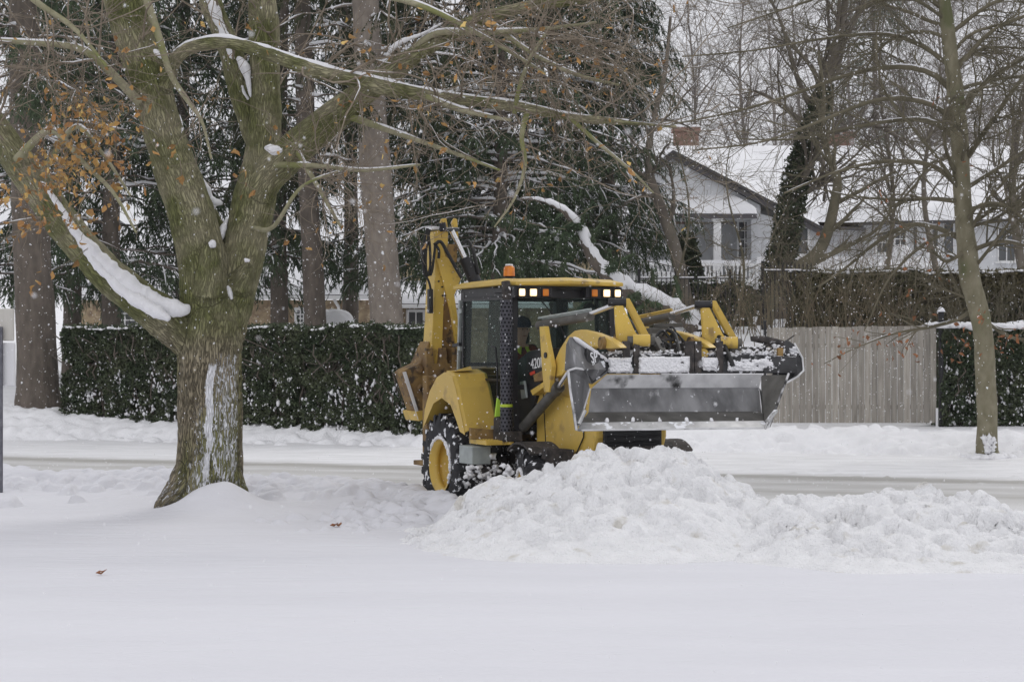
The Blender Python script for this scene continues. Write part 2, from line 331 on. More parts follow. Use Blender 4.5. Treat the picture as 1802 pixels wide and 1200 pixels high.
# road sheet
rm = mat('road_snow', (.80,.80,.81), (.70,.70,.705), rough=.8, scale=2.5, stretch=(.35,1,1), bump=.02, bscale=9)
nt = rm.node_tree; N = nt.nodes; b = N['Principled BSDF']; src = b.inputs['Base Color'].links[0].from_socket
tc = N.new('ShaderNodeTexCoord'); sp = N.new('ShaderNodeSeparateXYZ'); nt.links.new(tc.outputs['Object'], sp.inputs[0])
ma = N.new('ShaderNodeMath'); ma.operation = 'MULTIPLY_ADD'; nt.links.new(sp.outputs['X'], ma.inputs[0]); ma.inputs[1].default_value = .38; nt.links.new(sp.outputs['Y'], ma.inputs[2])
mp = N.new('ShaderNodeMapping'); mp.inputs['Rotation'].default_value = (0,0,.36); mp.inputs['Scale'].default_value = (.12,3.2,1); nt.links.new(tc.outputs['Object'], mp.inputs[0])
nz = N.new('ShaderNodeTexNoise'); nz.inputs['Scale'].default_value = 1.; nz.inputs['Detail'].default_value = 6; nt.links.new(mp.outputs[0], nz.inputs['Vector'])
w2 = N.new('ShaderNodeMath'); w2.operation = 'MULTIPLY_ADD'; nt.links.new(nz.outputs['Fac'], w2.inputs[0]); w2.inputs[1].default_value = 1.6; nt.links.new(ma.outputs[0], w2.inputs[2])
cr = N.new('ShaderNodeValToRGB'); E = cr.color_ramp; rg = N.new('ShaderNodeMapRange'); rg.inputs['From Min'].default_value = 22; rg.inputs['From Max'].default_value = 42; nt.links.new(w2.outputs[0], rg.inputs['Value']); nt.links.new(rg.outputs[0], cr.inputs[0])
pts = [(0,(.2,)*3),(.30,(.3,)*3),(.40,(.35,)*3),(.46,(.55,)*3),(.50,(.85,)*3),(.54,(.5,)*3),(.58,(.75,)*3),(.615,(.45,)*3),(.655,(1.,)*3),(.68,(.9,)*3),(.70,(.25,)*3),(.73,(0,0,0)),(1,(0,0,0))]
while len(E.elements)<len(pts): E.elements.new(.5)
for e,(q,c) in zip(E.elements, pts): e.position = q; e.color = (*c,1)
mx = N.new('ShaderNodeMix'); mx.data_type = 'RGBA'; nt.links.new(cr.outputs[0], mx.inputs[0]); nt.links.new(src, mx.inputs[6]); mx.inputs[7].default_value = (.36,.35,.325,1); nt.links.new(mx.outputs[2], b.inputs['Base Color'])
xs = np.r_[np.linspace(-160,-14,20)[:-1], np.arange(-14,14,.08), np.linspace(14,160,20)]; ys = np.r_[np.linspace(-10,20,6)[:-1], np.arange(20,47,.08), np.linspace(47,100,10)]
X, Y = np.meshgrid(xs, ys); S_ = Y+.35*X
Zr = .02*fbm(X*.35+Y*.13,S_*3,3,2)+.05*fbm(X*1.5,Y*1.5,4,6)*sst(34.5,38,S_)+.015*fbm(X*5,Y*5,2,16)
lum = np.zeros_like(Zr); n = 260; cx = rng.uniform(1,13,n); cs = rng.uniform(33,40,n); r = rng.uniform(.03,.09,n); clods(X,Y,lum,cx,cs-.35*cx,r,r*.35)
Zr = np.where((Y<18)|(Y>46), -.5, Zr+lum)
tag(grid('road', xs, ys, Zr, rm), kind='structure')
# far side: verge, gardens and rising ground to the horizon
xs = np.r_[np.linspace(-500,-15,40)[:-1], np.arange(-15,16,.09), np.linspace(16,500,40)]; ys = np.r_[np.arange(34,48,.07), np.arange(48,60,.3), np.linspace(60,120,40), np.linspace(125,900,30)]
X, Y = np.meshgrid(xs, ys); Z = hill_z(X,Y); S_ = Y+.35*X; lum = np.zeros_like(Z)
n = 4200; cx = rng.uniform(-14,15,n); cs = 42.5+rng.normal(0,.6,n); r = rng.uniform(.05,.20,n); clods(X,Y,lum,cx,cs-.35*cx,r,r*.6)
Z = Z+lum*(1+.5*(fbm(X*6,Y*6,3,4)-.5))+.13*fbm(X*2.2,Y*2.2,5,9)*sst(44.8,43.8,S_)*sst(41,42,S_); Z[S_<40.2] = -.4
tag(grid('snowy_verge_and_hillside', xs, ys, Z, M['snow']), kind='structure')

# ------------------------------------------------------------------ ploughed snow piles
sil = np.array([(690,955),(735,918),(788,888),(824,867),(873,843),(928,831),(966,817),(1000,798),(1041,783),(1093,790),(1162,777),(1189,773),(1227,790),(1250,812),(1285,835),(1318,850),(1345,866),(1385,884),(1430,925)],float)
sil2 = np.array([(1190,960),(1240,925),(1300,898),(1330,884),(1345,872),(1390,866),(1427,872),(1490,861),(1548,856),(1626,856),(1723,860),(1762,884),(1802,893),(1880,905),(1960,950),(2010,990)],float)
def pile(name, sil, Dc, Df, Db, seed, label, shift=None):
    x = (sil[:,0]-901)/F0*Dc; z = H0-(sil[:,1]-600)/F0*Dc
    xs = np.arange(x[0]-1.0, x[-1]+1.0, .018); ys = np.arange(Df-1.2, Db+.7, .018); X, Y = np.meshgrid(xs, ys)
    hc = np.interp(xs, x, z, left=0, right=0)*(.25+.75*sst(x[0]-.1,x[0]+.9,xs)); k = np.exp(-np.linspace(-2,2,31)**2); hc = np.convolve(hc, k/k.sum(), 'same')[None]
    crest = Dc+(shift(X) if shift else 0)+.25*(fbm(X*.6,X*0+seed,2,seed)-.5)
    foot = Df+.5*(fbm(X*.7,X*0+3,3,seed+1)-.5)+1.4*(1-sst(x[0]-.5,x[0]+1.8,X))+1.4*sst(x[-1]-1.8,x[-1]+.5,X)
    t = np.clip((Y-foot)/(crest-foot),0,1); u = np.clip((Db-Y)/(Db-crest),0,1)
    p = np.where(Y<crest, t**.9*(1.12-.12*t), u**.7); p = np.where(t>.93, np.minimum(p,1), p)
    Zp = hc*p*(1+.0*X)+p*.16*(fbm(X*1.1,Y*1.1,3,seed)-.5)
    cl = np.zeros_like(Zp); n = int(1500*(xs[-1]-xs[0])); cx = rng.uniform(xs[0],xs[-1],n); cy = rng.uniform(Df-.1,Db,n)
    r = np.minimum(.020*(rng.pareto(1.7,n)+1), .17); clods(X,Y,cl,cx,cy,r,r*.5*rng.uniform(.5,1.5,n))
    cl = np.minimum(cl,.26)
    rough = .10*(fbm(X*2.6,Y*2.6,4,seed+3)-.5)+.13*(fbm(X*8,Y*8,5,seed+5)-.5)-.10*sst(.55,.68,fbm(X*5,Y*7,5,seed+8))+.06*np.abs(fbm(X*6,Y*6,5,seed+15)-.5)
    Zt = Zp*1.02-.03+np.clip(p*1.8-.08,0,1)*(cl*.9+rough-.085)
    Zt = np.where(p<=0.005, -.12, Zt+lawn_z(X,Y).clip(0,.2)*(1-p)*1.1)
    # real side bulges: push vertices outward a little so lumps overhang
    V = np.stack([X+.05*(fbm(X*5,Y*5,2,31)-.5)*2*p, Y+.05*(fbm(X*5+9,Y*5,2,33)-.5)*2*p, Zt],-1).reshape(-1,3); nx, ny = len(xs), len(ys)
    i = np.arange(nx-1)[None,:]; j = np.arange(ny-1)[:,None]*nx; Fq = np.stack([j+i, j+i+1, j+nx+i+1, j+nx+i], -1).reshape(-1,4)
    keep = (V[:,2]>-.1)[Fq].any(1); Fq = Fq[keep]; us, inv = np.unique(Fq, return_inverse=True)
    org = np.array([x.mean(), Dc, 0]); o = mesh_np(name, V[us], inv.reshape(-1,4), M['pile_snow'], None, True, org); o.location = org
    return tag(o, label, 'snow pile')
pile('snow_pile', sil, 21.7, 19.0, 23.1, 40, 'tallest heap of ploughed lumpy snow right in front of the yellow machine')
pile('snow_pile', sil2, 20.6, 18.2, 22.4, 60, 'lower, wider heap of ploughed snow at the right, beyond the tall heap')
for k,(px,py,D,lab) in enumerate(((178,1020,18.1,'single curled brown leaf lying alone on the snow at the lower left'),(588,919,22.9,'dark dead leaf lying on the snow between the big tree and the heap'))):
    p = P(px,py,D); p[2] = float(lawn_z(np.array([p[0]]),np.array([p[1]]))[0])+.012; mb = MB()
    for q,(dx,a) in enumerate(((0,.3),(.055,1.1)) if k else ((0,.2),)):
        c,s_ = math.cos(a),math.sin(a); L=.05
        pts = [(-L,0,.01),(-.3*L,.5*L,.028),(.5*L,.45*L,.02),(L,0,.04),(.4*L,-.5*L,.03),(-.4*L,-.45*L,.01)]
        mb.add([(x*c-y*s_+dx,x*s_+y*c,z) for x,y,z in pts]+[(dx,0,-.004)], [(i,(i+1)%6,6) for i in range(6)])
    o = mb.build('fallen_leaf', M['leaf_rust']); o.location = p; so = o.modifiers.new('thick','SOLIDIFY'); so.thickness = .003; tag(o, lab, 'leaf')
# ------------------------------------------------------------------ the big tree
def big_tree():
    B = P(368,868,25.); B[2] = .1; root = empty('street_tree', B)
    tag(root, 'big forked tree on the lawn, mossy limbs and snow packed in its bark furrows', 'tree')
    D = 25.
    L = {}
    L['trunk'] = limb([(366,905,D,150),(367,870,D,134),(368,835,D,121),(369,780,D,115),(369,710,D,113),(368,650,D,114),(370,600,D,112),(374,560,D,104)], 40)
    L['a'] = limb([(372,660,D,60),(345,612,D,72),(305,570,D-.1,74),(250,530,D-.2,68),(185,476,D-.3,64),(122,408,D-.4,60),(62,325,D-.5,58),(12,255,D-.6,54),(-60,150,D-.7,44),(-130,30,D-.8,34)], 60)
    L['b'] = limb([(366,640,D,90),(366,590,D,96),(362,520,D,92),(354,450,D,87),(334,370,D-.05,83),(306,290,D-.1,76),(282,215,D-.15,72),(262,140,D-.2,72),(238,70,D-.25,72),(214,-10,D-.3,70),(190,-90,D-.3,56),(160,-220,D-.3,40)], 70)
    L['c'] = limb([(385,640,D,70),(398,580,D+.1,74),(414,510,D+.15,74),(430,440,D+.2,74),(446,360,D+.25,76),(460,290,D+.25,66),(467,200,D+.3,56),(466,100,D+.3,54),(462,0,D+.3,50),(455,-100,D+.3,42),(450,-230,D+.3,30)], 60)
    L['d'] = limb([(438,390,D+.2,50),(468,315,D+.15,62),(520,262,D,62),(580,212,D-.1,56),(640,165,D-.2,48),(700,118,D-.3,38),(765,75,D-.4,30),(850,32,D-.5,24),(960,8,D-.5,18),(1080,-8,D-.5,13),(1220,-30,D-.5,8)], 60)
    L['e'] = limb([(452,270,D+.35,30),(428,180,D+.4,42),(405,90,D+.45,40),(380,30,D+.5,38),(360,-30,D+.5,34),(330,-130,D+.5,24)], 30)
    L['h'] = limb([(402,470,D+.4,20),(385,410,D+.35,26),(362,360,D+.3,28),(342,305,D+.3,22),(330,262,D+.3,10)], 20)
    L['root1'] = limb([(350,790,D-.1,44),(325,838,D-.2,50),(300,872,D-.35,38),(276,902,D-.4,16)], 14)
    L['root2'] = limb([(395,790,D-.1,40),(412,845,D-.1,36),(432,885,D-.15,22)], 10)
    L['knob1'] = limb([(366,520,D-.22,56),(370,470,D-.30,44),(370,440,D-.34,30),(371,426,D-.35,12)], 8)
    L['knob2'] = limb([(425,500,D-.02,50),(434,476,D-.18,28),(438,470,D-.24,18)], 8)
    L['f'] = limb([(290,150,D-.3,34),(312,100,D-.5,26),(345,82,D-.6,23),(400,76,D-.7,23),(470,95,D-.8,24),(560,126,D-.9,26),(650,148,D-1,27),(740,166,D-1.1,24),(830,178,D-1.1,20),(920,190,D-1.2,18),(1000,206,D-1.2,14),(1100,216,D-1.3,10),(1190,224,D-1.3,6)], 70)
    # ----- fuse the thick limbs, then carve bark ridges
    a = Acc(); SK = []
    for k in ('trunk','a','b','c','d','e','h','root1','root2','knob1','knob2','f'):
        p, r = L[k]
        pe = np.vstack([p[:1]-(p[1]-p[0])*.02, p, p[-1:]+(p[-1]-p[-2])*.02]); re = np.r_[.001, r, .001]
        V, Fq = tubes(pe[None], re[None], 20); a.add(V, Fq)
        q = np.arange(0, len(p)-1, .25); i = q.astype(int); f = (q-i)[:,None]; T = nrm(np.gradient(p,axis=0))
        ln = np.r_[0,np.cumsum(np.linalg.norm(np.diff(p,axis=0),axis=1))]
        SK.append(np.c_[p[i]*(1-f)+p[i+1]*f, T[i], np.interp(q,range(len(p)),ln), r[i], np.full(len(q), k in('trunk','root1','root2'))])
    SK = np.vstack(SK)
    o = a.build('tmp', M['bark'], off=B); rmod = o.modifiers.new('fuse','REMESH'); rmod.mode = 'VOXEL'; rmod.voxel_size = .014
    smo = o.modifiers.new('sm','SMOOTH'); smo.iterations = 5
    dg = bpy.context.evaluated_depsgraph_get(); me = bpy.data.meshes.new_from_object(o.evaluated_get(dg)); bpy.data.objects.remove(o)
    n = len(me.vertices); V = np.empty(n*3,np.float32); me.vertices.foreach_get('co',V); V = V.reshape(-1,3).astype(float)+B
    Nn = np.empty(n*3,np.float32); me.vertices.foreach_get('normal',Nn); Nn = Nn.reshape(-1,3)
    best = np.zeros(n,int)
    for c0 in range(0,n,20000):
        d = np.linalg.norm(V[c0:c0+20000,None,:]-SK[None,:,:3],axis=2)-SK[None,:,7]; best[c0:c0+20000] = d.argmin(1)
    S = SK[best]; T = S[:,3:6]; rel = V-S[:,:3]; u = nrm(np.cross(T,[0,1.,0.05])); v = np.cross(T,u)
    th = np.arctan2((rel*u).sum(1),(rel*v).sum(1)); ln = S[:,6]+(rel*T).sum(1); rad = S[:,7]
    low = 1-sst(1.75,2.6,V[:,2]+.5*(fbm(V[:,0]*5,V[:,2]*3,3,6)-.5)); c_ = th*rad
    rid = np.abs(vnoise(c_*17+.9*vnoise(c_*9,ln*3,5), ln*2.6+vnoise(c_*11,ln*9,7)*1.4, 3)*2-1); rid = 1-np.clip(rid*1.9,0,1)       # furrows
    fine = fbm(c_*40, ln*12, 3, 9)-.5
    amp = .004+.010*low
    mound = fbm(V[:,0]*3, V[:,2]*3+V[:,1]*2, 3, 21)-.5
    # wrinkled collars above the fork
    wr = np.sin(ln*55+4*fbm(c_*6,ln*4,3,2)*3)*.004*np.exp(-((V[:,2]-2.3)/.5)**2)
    W = V+Nn*(-(rid*amp)+fine*.01+mound*.045+wr)[:,None]
    me.vertices.foreach_set('co',(W-B).astype(np.float32).ravel())
    at = me.attributes.new('barkuv','FLOAT_VECTOR','POINT'); at.data.foreach_set('vector', np.stack([c_,ln,low],-1).astype(np.float32).ravel())
    # snow plastered on the side of the bark that faced the wind: a solid strip plus streaks in the furrows
    px = 901+V[:,0]/D*F0; zz = V[:,2]; ang = np.clip((V[:,0]-B[0])/.42,-1,1)
    front = (Nn[:,1]<.25)
    xc = V[:,0]-B[0]; wv = .03*(vnoise(zz*6,zz*0,4)-.5)
    strip = sst(.060,.035,np.abs(xc-.055-.05*sst(1.6,1.95,zz)+wv))*sst(.70,1.0,zz)*sst(2.0,1.86,zz)
    strip = np.maximum(strip, sst(.05,.02,np.abs(xc-.03+wv))*sst(.42,.6,zz)*sst(.95,.8,zz))
    right = sst(.02,.14,xc)*sst(.40,.34,xc)*sst(.35,.6,zz)*sst(2.25,1.8,zz)*(.34+.16*sst(1.3,1.0,np.abs(zz-1.3)))
    left = sst(-.25,-.05,xc)*sst(.06,0,xc)*.36*sst(1.7,1.3,zz)+.30*sst(.9,.5,zz)
    mk = np.where(front, np.maximum(strip, np.maximum(right,left)), 0)*sst(.1,.6,low)
    at = me.attributes.new('snowmask','FLOAT','POINT'); at.data.foreach_set('value', np.clip(mk,0,1).astype(np.float32))
    tm = M['bark'].copy(); tm.name = 'trunk_bark'; mats = [bark_shader(tm, 38, 6.5, (.035,.028,.018), .016, True)]; me.materials.clear()
    for x in mats: me.materials.append(x)
    k = len(me.polygons); fv = np.empty(len(me.loops),np.int32); me.loops.foreach_get('vertex_index',fv); ls = np.empty(k,np.int32); me.polygons.foreach_get('loop_start',ls)
    me.polygons.foreach_set('use_smooth',np.ones(k,bool)); me.update()
    to = bpy.data.objects.new('trunk', me); COL.objects.link(to); to.parent = root
    # ----- branches
    def sub(keys, nK=24):
        Pp = np.stack([spline(np.c_[L[k][0],L[k][1]],nK) for k in keys]); return Pp[...,:3], Pp[...,3]
    extra = {}
    ex = [[(742,166,D-1.1,12),(800,190,D-1.3,11),(860,205,D-1.5,8),(900,212,D-1.6,5)],
          [(245,180,D-.4,18),(205,138,D-.6,16),(165,100,D-.8,14),(125,82,D-.9,12),(60,76,D-1,10),(-30,70,D-1,7)],
          [(255,-10,D-.6,14),(278,60,D-.7,13),(300,130,D-.8,11),(332,180,D-.9,9),(356,216,D-1,6),(372,280,D-1,4)],
          [(700,120,D-.3,14),(760,62,D-.5,12),(850,58,D-.8,10),(950,52,D-.9,8),(1050,40,D-1,5)],
          [(930,190,D-1.2,11),(918,240,D-1.4,9),(924,290,D-1.5,7),(905,350,D-1.5,5),(870,400,D-1.6,3)],
          [(905,200,D-1.2,8),(915,150,D-1.3,8),(935,100,D-1.4,7),(960,60,D-1.5,5)],
          [(1000,205,D-1.2,8),(1050,250,D-1.3,7),(1110,300,D-1.4,5),(1150,340,D-1.4,3)],
          [(30,280,D-.8,16),(90,230,D-1.3,12),(150,290,D-1.8,9),(200,340,D-2,7),(240,410,D-2.1,4)],
          [(60,330,D-.5,12),(130,225,D-1,9),(180,270,D-1.5,7),(230,345,D-1.8,4)],
          [(440,400,D,9),(480,400,D-.4,8),(530,330,D-.8,6),(600,300,D-1,4)],
          [(470,290,D,12),(560,292,D-.6,9),(640,300,D-1,7),(740,290,D-1.2,4)],
          [(520,260,D-.1,12),(560,330,D-.7,8),(600,400,D-1,5)],
          [(600,200,D-.1,14),(700,235,D-.6,10),(800,270,D-.9,7),(880,300,D-1,4)],
          [(850,30,D-.5,12),(930,90,D-1,9),(1010,130,D-1.2,7),(1090,150,D-1.3,4)],
          [(500,-60,D,20),(620,-20,D-.5,15),(740,10,D-.9,11),(860,70,D-1.1,8),(960,130,D-1.2,5)],
          [(0,-70,D-1,18),(60,0,D-1.2,12),(130,50,D-1.3,9),(190,120,D-1.5,5)]]
    EP = []; 
    for e in ex: p, r = limb(e, 24); EP.append(np.c_[p,r])
    EP = np.stack(EP); a = Acc(); V_, F_ = tubes(EP[...,:3], EP[...,3], 8); a.add(V_, F_)
    a.build('branch', M['limb_bark'], root, B)
    P1, R1 = sub(['f','d','b','a','c','e']); P1[2,:8] = P1[2,8]; 
    src = np.concatenate([P1[:, :, :], EP[...,:3]]); sr = np.concatenate([R1, EP[...,3]])
    srs = np.minimum(sr,.05)
    A1,r1 = grow(src, srs, 13, (.3,1), (.7,2.1), (25,80), 9, -.01, .15, .33, .0035, .4, bias=(.05,-.2,.0), bw=.6)
    A1b,r1b = grow(src[:2], srs[:2], 24, (.3,1), (.6,1.9), (25,85), 9, .0, .15, .3, .0035, .4, bias=(.05,-.2,0), bw=.5)
    A1 = np.concatenate([A1,A1b]); r1 = np.concatenate([r1,r1b])
    # keep the trunk itself visible: drop branches that would hang in front of the fork
    px = 901+A1[...,0]/A1[...,1]*F0; pz = 600-(A1[...,2]-H0)/A1[...,1]*F0
    bad = ((px>240)&(px<520)&(pz>330)).any(1)|(pz>440).any(1)|(((px>215)&(px<500)&(pz>20)).mean(1)>.35)&(rng.random(len(px))<.7)|((px.mean(1)>620)&(px.mean(1)<1250)&(pz.mean(1)>110)&(rng.random(len(px))<.62)); A1, r1 = A1[~bad], r1[~bad]
    A2,r2 = grow(A1, r1, 5, (.15,1), (.35,.95), (25,70), 7, -.005, .16, .6, .0036, .5)
    A3,r3 = grow(A2, r2, 3, (.1,1), (.2,.6), (20,60), 5, .0, .17, .7, .0032, .6)
    pz = 600-(A3[...,2]-H0)/A3[...,1]*F0; px = 901+A3[...,0]/A3[...,1]*F0
    ok = (pz.max(1)<480)&~(((px>230)&(px<490)&(pz>40)).any(1)&(rng.random(len(px))<.6)); A3, r3 = A3[ok], r3[ok]
    a = Acc(); a.add(*tubes(A1,r1,5)); a.add(*tubes(A2,r2,4)); a.add(*tubes(A3,r3,3)); o = a.build('crown', M['twig'], root, B); o['kind'] = 'stuff'
    # ----- leaves that stayed on
    def pick(A, n, w):
        q = A[:,-1]; px = 901+q[:,0]/q[:,1]*F0; py = 600-(q[:,2]-H0)/q[:,1]*F0; pr = w(px,py)+1e-6
        i = rng.choice(len(A), n, p=pr/pr.sum()); k = rng.integers(1,A.shape[1],n); return A[i,k]+rng.normal(0,.02,(n,3))
    w = lambda x,y: 5*np.exp(-((x-150)/95)**2-((y-270)/75)**2)+2.2*np.exp(-((x-90)/110)**2-((y-360)/90)**2)+.16*(x<1250)*(y>-20)+.25*np.exp(-((x-700)/350)**2-((y-100)/120)**2)
    p = pick(np.concatenate([A2[:,::2][:, :4],A3[:,:4]]), 760, w); V_,F_ = leaves_np(p, rng.uniform(.045,.10,len(p)))
    # clusters on the hand-traced low branches
    cl = []
    for x,y,n in ((75,330,9),(50,355,8),(110,320,9),(180,260,8),(200,300,6),(60,270,6),(20,340,8),(140,360,6),(95,215,5),(165,190,6),(215,330,5),(600,60,2),(760,190,2),(900,120,2),(980,90,2),(1050,280,2),(60,95,2),(95,160,3),(135,185,6),(150,215,12),(185,225,6),(120,240,8),(100,260,8),(80,290,8),(150,265,10),(165,300,8),(200,240,4),(210,110,4),(240,115,5),(60,380,4),(30,300,4),(150,330,8),(90,340,7),(170,400,5),(140,430,3),(45,400,5),(25,410,4),(90,480,3),(65,505,3),(240,180,2),(320,250,3),(255,165,2),(270,300,3),(290,310,3),(420,300,4),(440,320,3),(215,210,5),(190,150,2),(105,290,6),(130,310,8),(700,235,2),(790,245,3),(740,130,1),(815,100,1),(640,70,2),(870,70,2),(850,315,2),(820,340,2),(1015,310,3),(960,340,2),(890,60,1),(1140,285,1),(505,430,3),(555,440,2),(720,445,2)):
        c = P(x,y,23.3+rng.uniform(-.5,.6)); cl.append(c+rng.normal(0,.12,(n,3))*[1,1,1.])
    cl = np.vstack(cl); V2,F2 = leaves_np(cl, rng.uniform(.065,.135,len(cl)))
    tw = []
    for q in cl[::2]: tw.append(np.linspace(q+[rng.uniform(-.35,.35),rng.uniform(.0,.4),rng.uniform(.1,.35)], q, 6)+rng.normal(0,.008,(6,3)))
    tw = np.array(tw); a = Acc(); a.add(*tubes(tw, np.full(tw.shape[:2],.0035), 3)); o = a.build('twigs', M['twig'], root, B); o['kind'] = 'stuff'
    a = Acc(); a.add(V_,F_); a.add(V2,F2); o = a.build('leaves', M['leaf'], root, B, smooth=False); o['kind'] = 'stuff'
    # ----- snow lying on limbs (rows: px, py, D, width)
    a = Acc()
    def strip(rows, K=40, dy=-.12, flat=1.):
        K *= 2; A = np.array([[*P(x,y,d), w_*.95/2/F0*d] for x,y,d,w_ in rows]); S_ = spline(A,K); q = S_[:,:3].copy(); r = S_[:,3]*(.9+.35*(vnoise(np.arange(K)*.16,np.arange(K)*.13,rows[0][0])-.5)); r[0] = r[-1] = .002
        V_,F_ = tubes(q[None],r[None],16); V_ = V_.reshape(K,16,3); V_ = q[:,None]+(V_-q[:,None])*np.array([1,1.25,1])
        V_ += rng.normal(0,.0015,V_.shape)+np.minimum(.04,r[:,None,None]*.7)*(fbm(V_[...,0]*6,V_[...,2]*6,5,31)-.5)[...,None]*np.array([.5,-.5,2.2]); a.add(V_.reshape(-1,3),F_)
    strip([(-20,182,24.3,10),(8,232,24.3,11),(45,288,24.35,12),(92,348,24.4,13),(120,385,24.45,16)],50)
    strip([(112,378,24.4,14),(150,428,24.45,24),(185,466,24.5,36),(222,498,24.5,38),(258,522,24.55,34),(290,537,24.6,34),(312,542,24.6,32),(326,542,24.65,22),(331,538,24.7,10)],60)
    strip([(150,440,24.4,10),(185,480,24.4,20),(220,512,24.4,26),(255,534,24.4,26),(285,552,24.4,22),(300,562,24.4,10)],40)
    strip([(364,-10,25.35,14),(382,30,25.35,20),(402,80,25.35,20),(418,125,25.35,13),(428,160,25.3,10),(438,178,25.3,6)],40)
    strip([(418,100,25.2,8),(430,118,25.2,22),(436,138,25.2,14),(441,172,25.2,5)],20)
    strip([(334,290,25.2,6),(346,306,25.2,12),(362,330,25.2,16),(372,352,25.2,15),(388,357,25.2,10),(392,356,25.2,4)],24)
    strip([(386,352,25.2,6),(374,366,25.2,12),(367,384,25.2,8),(365,392,25.2,3)],14)
    strip([(400,385,25.2,6),(392,405,25.1,14),(384,425,25.1,16),(386,442,25.1,8),(389,456,25.1,3)],20)
    strip([(368,432,24.6,12),(374,430,24.6,14),(378,436,24.6,6)],8); strip([(430,458,24.7,6),(434,457,24.7,8),(440,458,24.7,4)],8)
    strip([(400,502,24.9,6),(404,512,24.9,12),(408,528,24.9,4)],10)
    strip([(468,262,24.6,8),(478,262,24.5,18),(490,264,24.5,16),(497,266,24.5,8)],14)
    strip([(270,88,24.3,6),(276,92,24.3,12),(284,98,24.3,14),(294,100,24.3,8)],10)
    strip([(520,247,24.9,3),(560,210,24.85,4),(600,178,24.8,4),(640,143,24.7,5),(672,116,24.7,6)],30); strip([(680,100,24.6,6),(700,78,24.5,10),(740,62,24.5,6),(780,40,24.5,4)],20)
    p, r = L['f']; q = p.copy(); q[:,2] += r*.85; rr = r*.42*(.6+.8*vnoise(np.arange(len(p))*.6,np.arange(len(p))*0.,3)); rr[:4] = .002; rr[-6:] = .002; a.add(*tubes(q[None],rr[None],10))
    sp_,sr_ = snow_on(EP[...,:3],EP[...,3],.75,.6,3,.35); a.add(*tubes(sp_,sr_,8))
    sp_,sr_ = snow_on(A1,r1,.95,.7,7,.62); a.add(*tubes(sp_,sr_,5))
    sp_,sr_ = snow_on(A2,r2,.95,.7,9,.72); a.add(*tubes(sp_,sr_,4))
    a.build('snow_layer', M['branch_snow'], root, B)
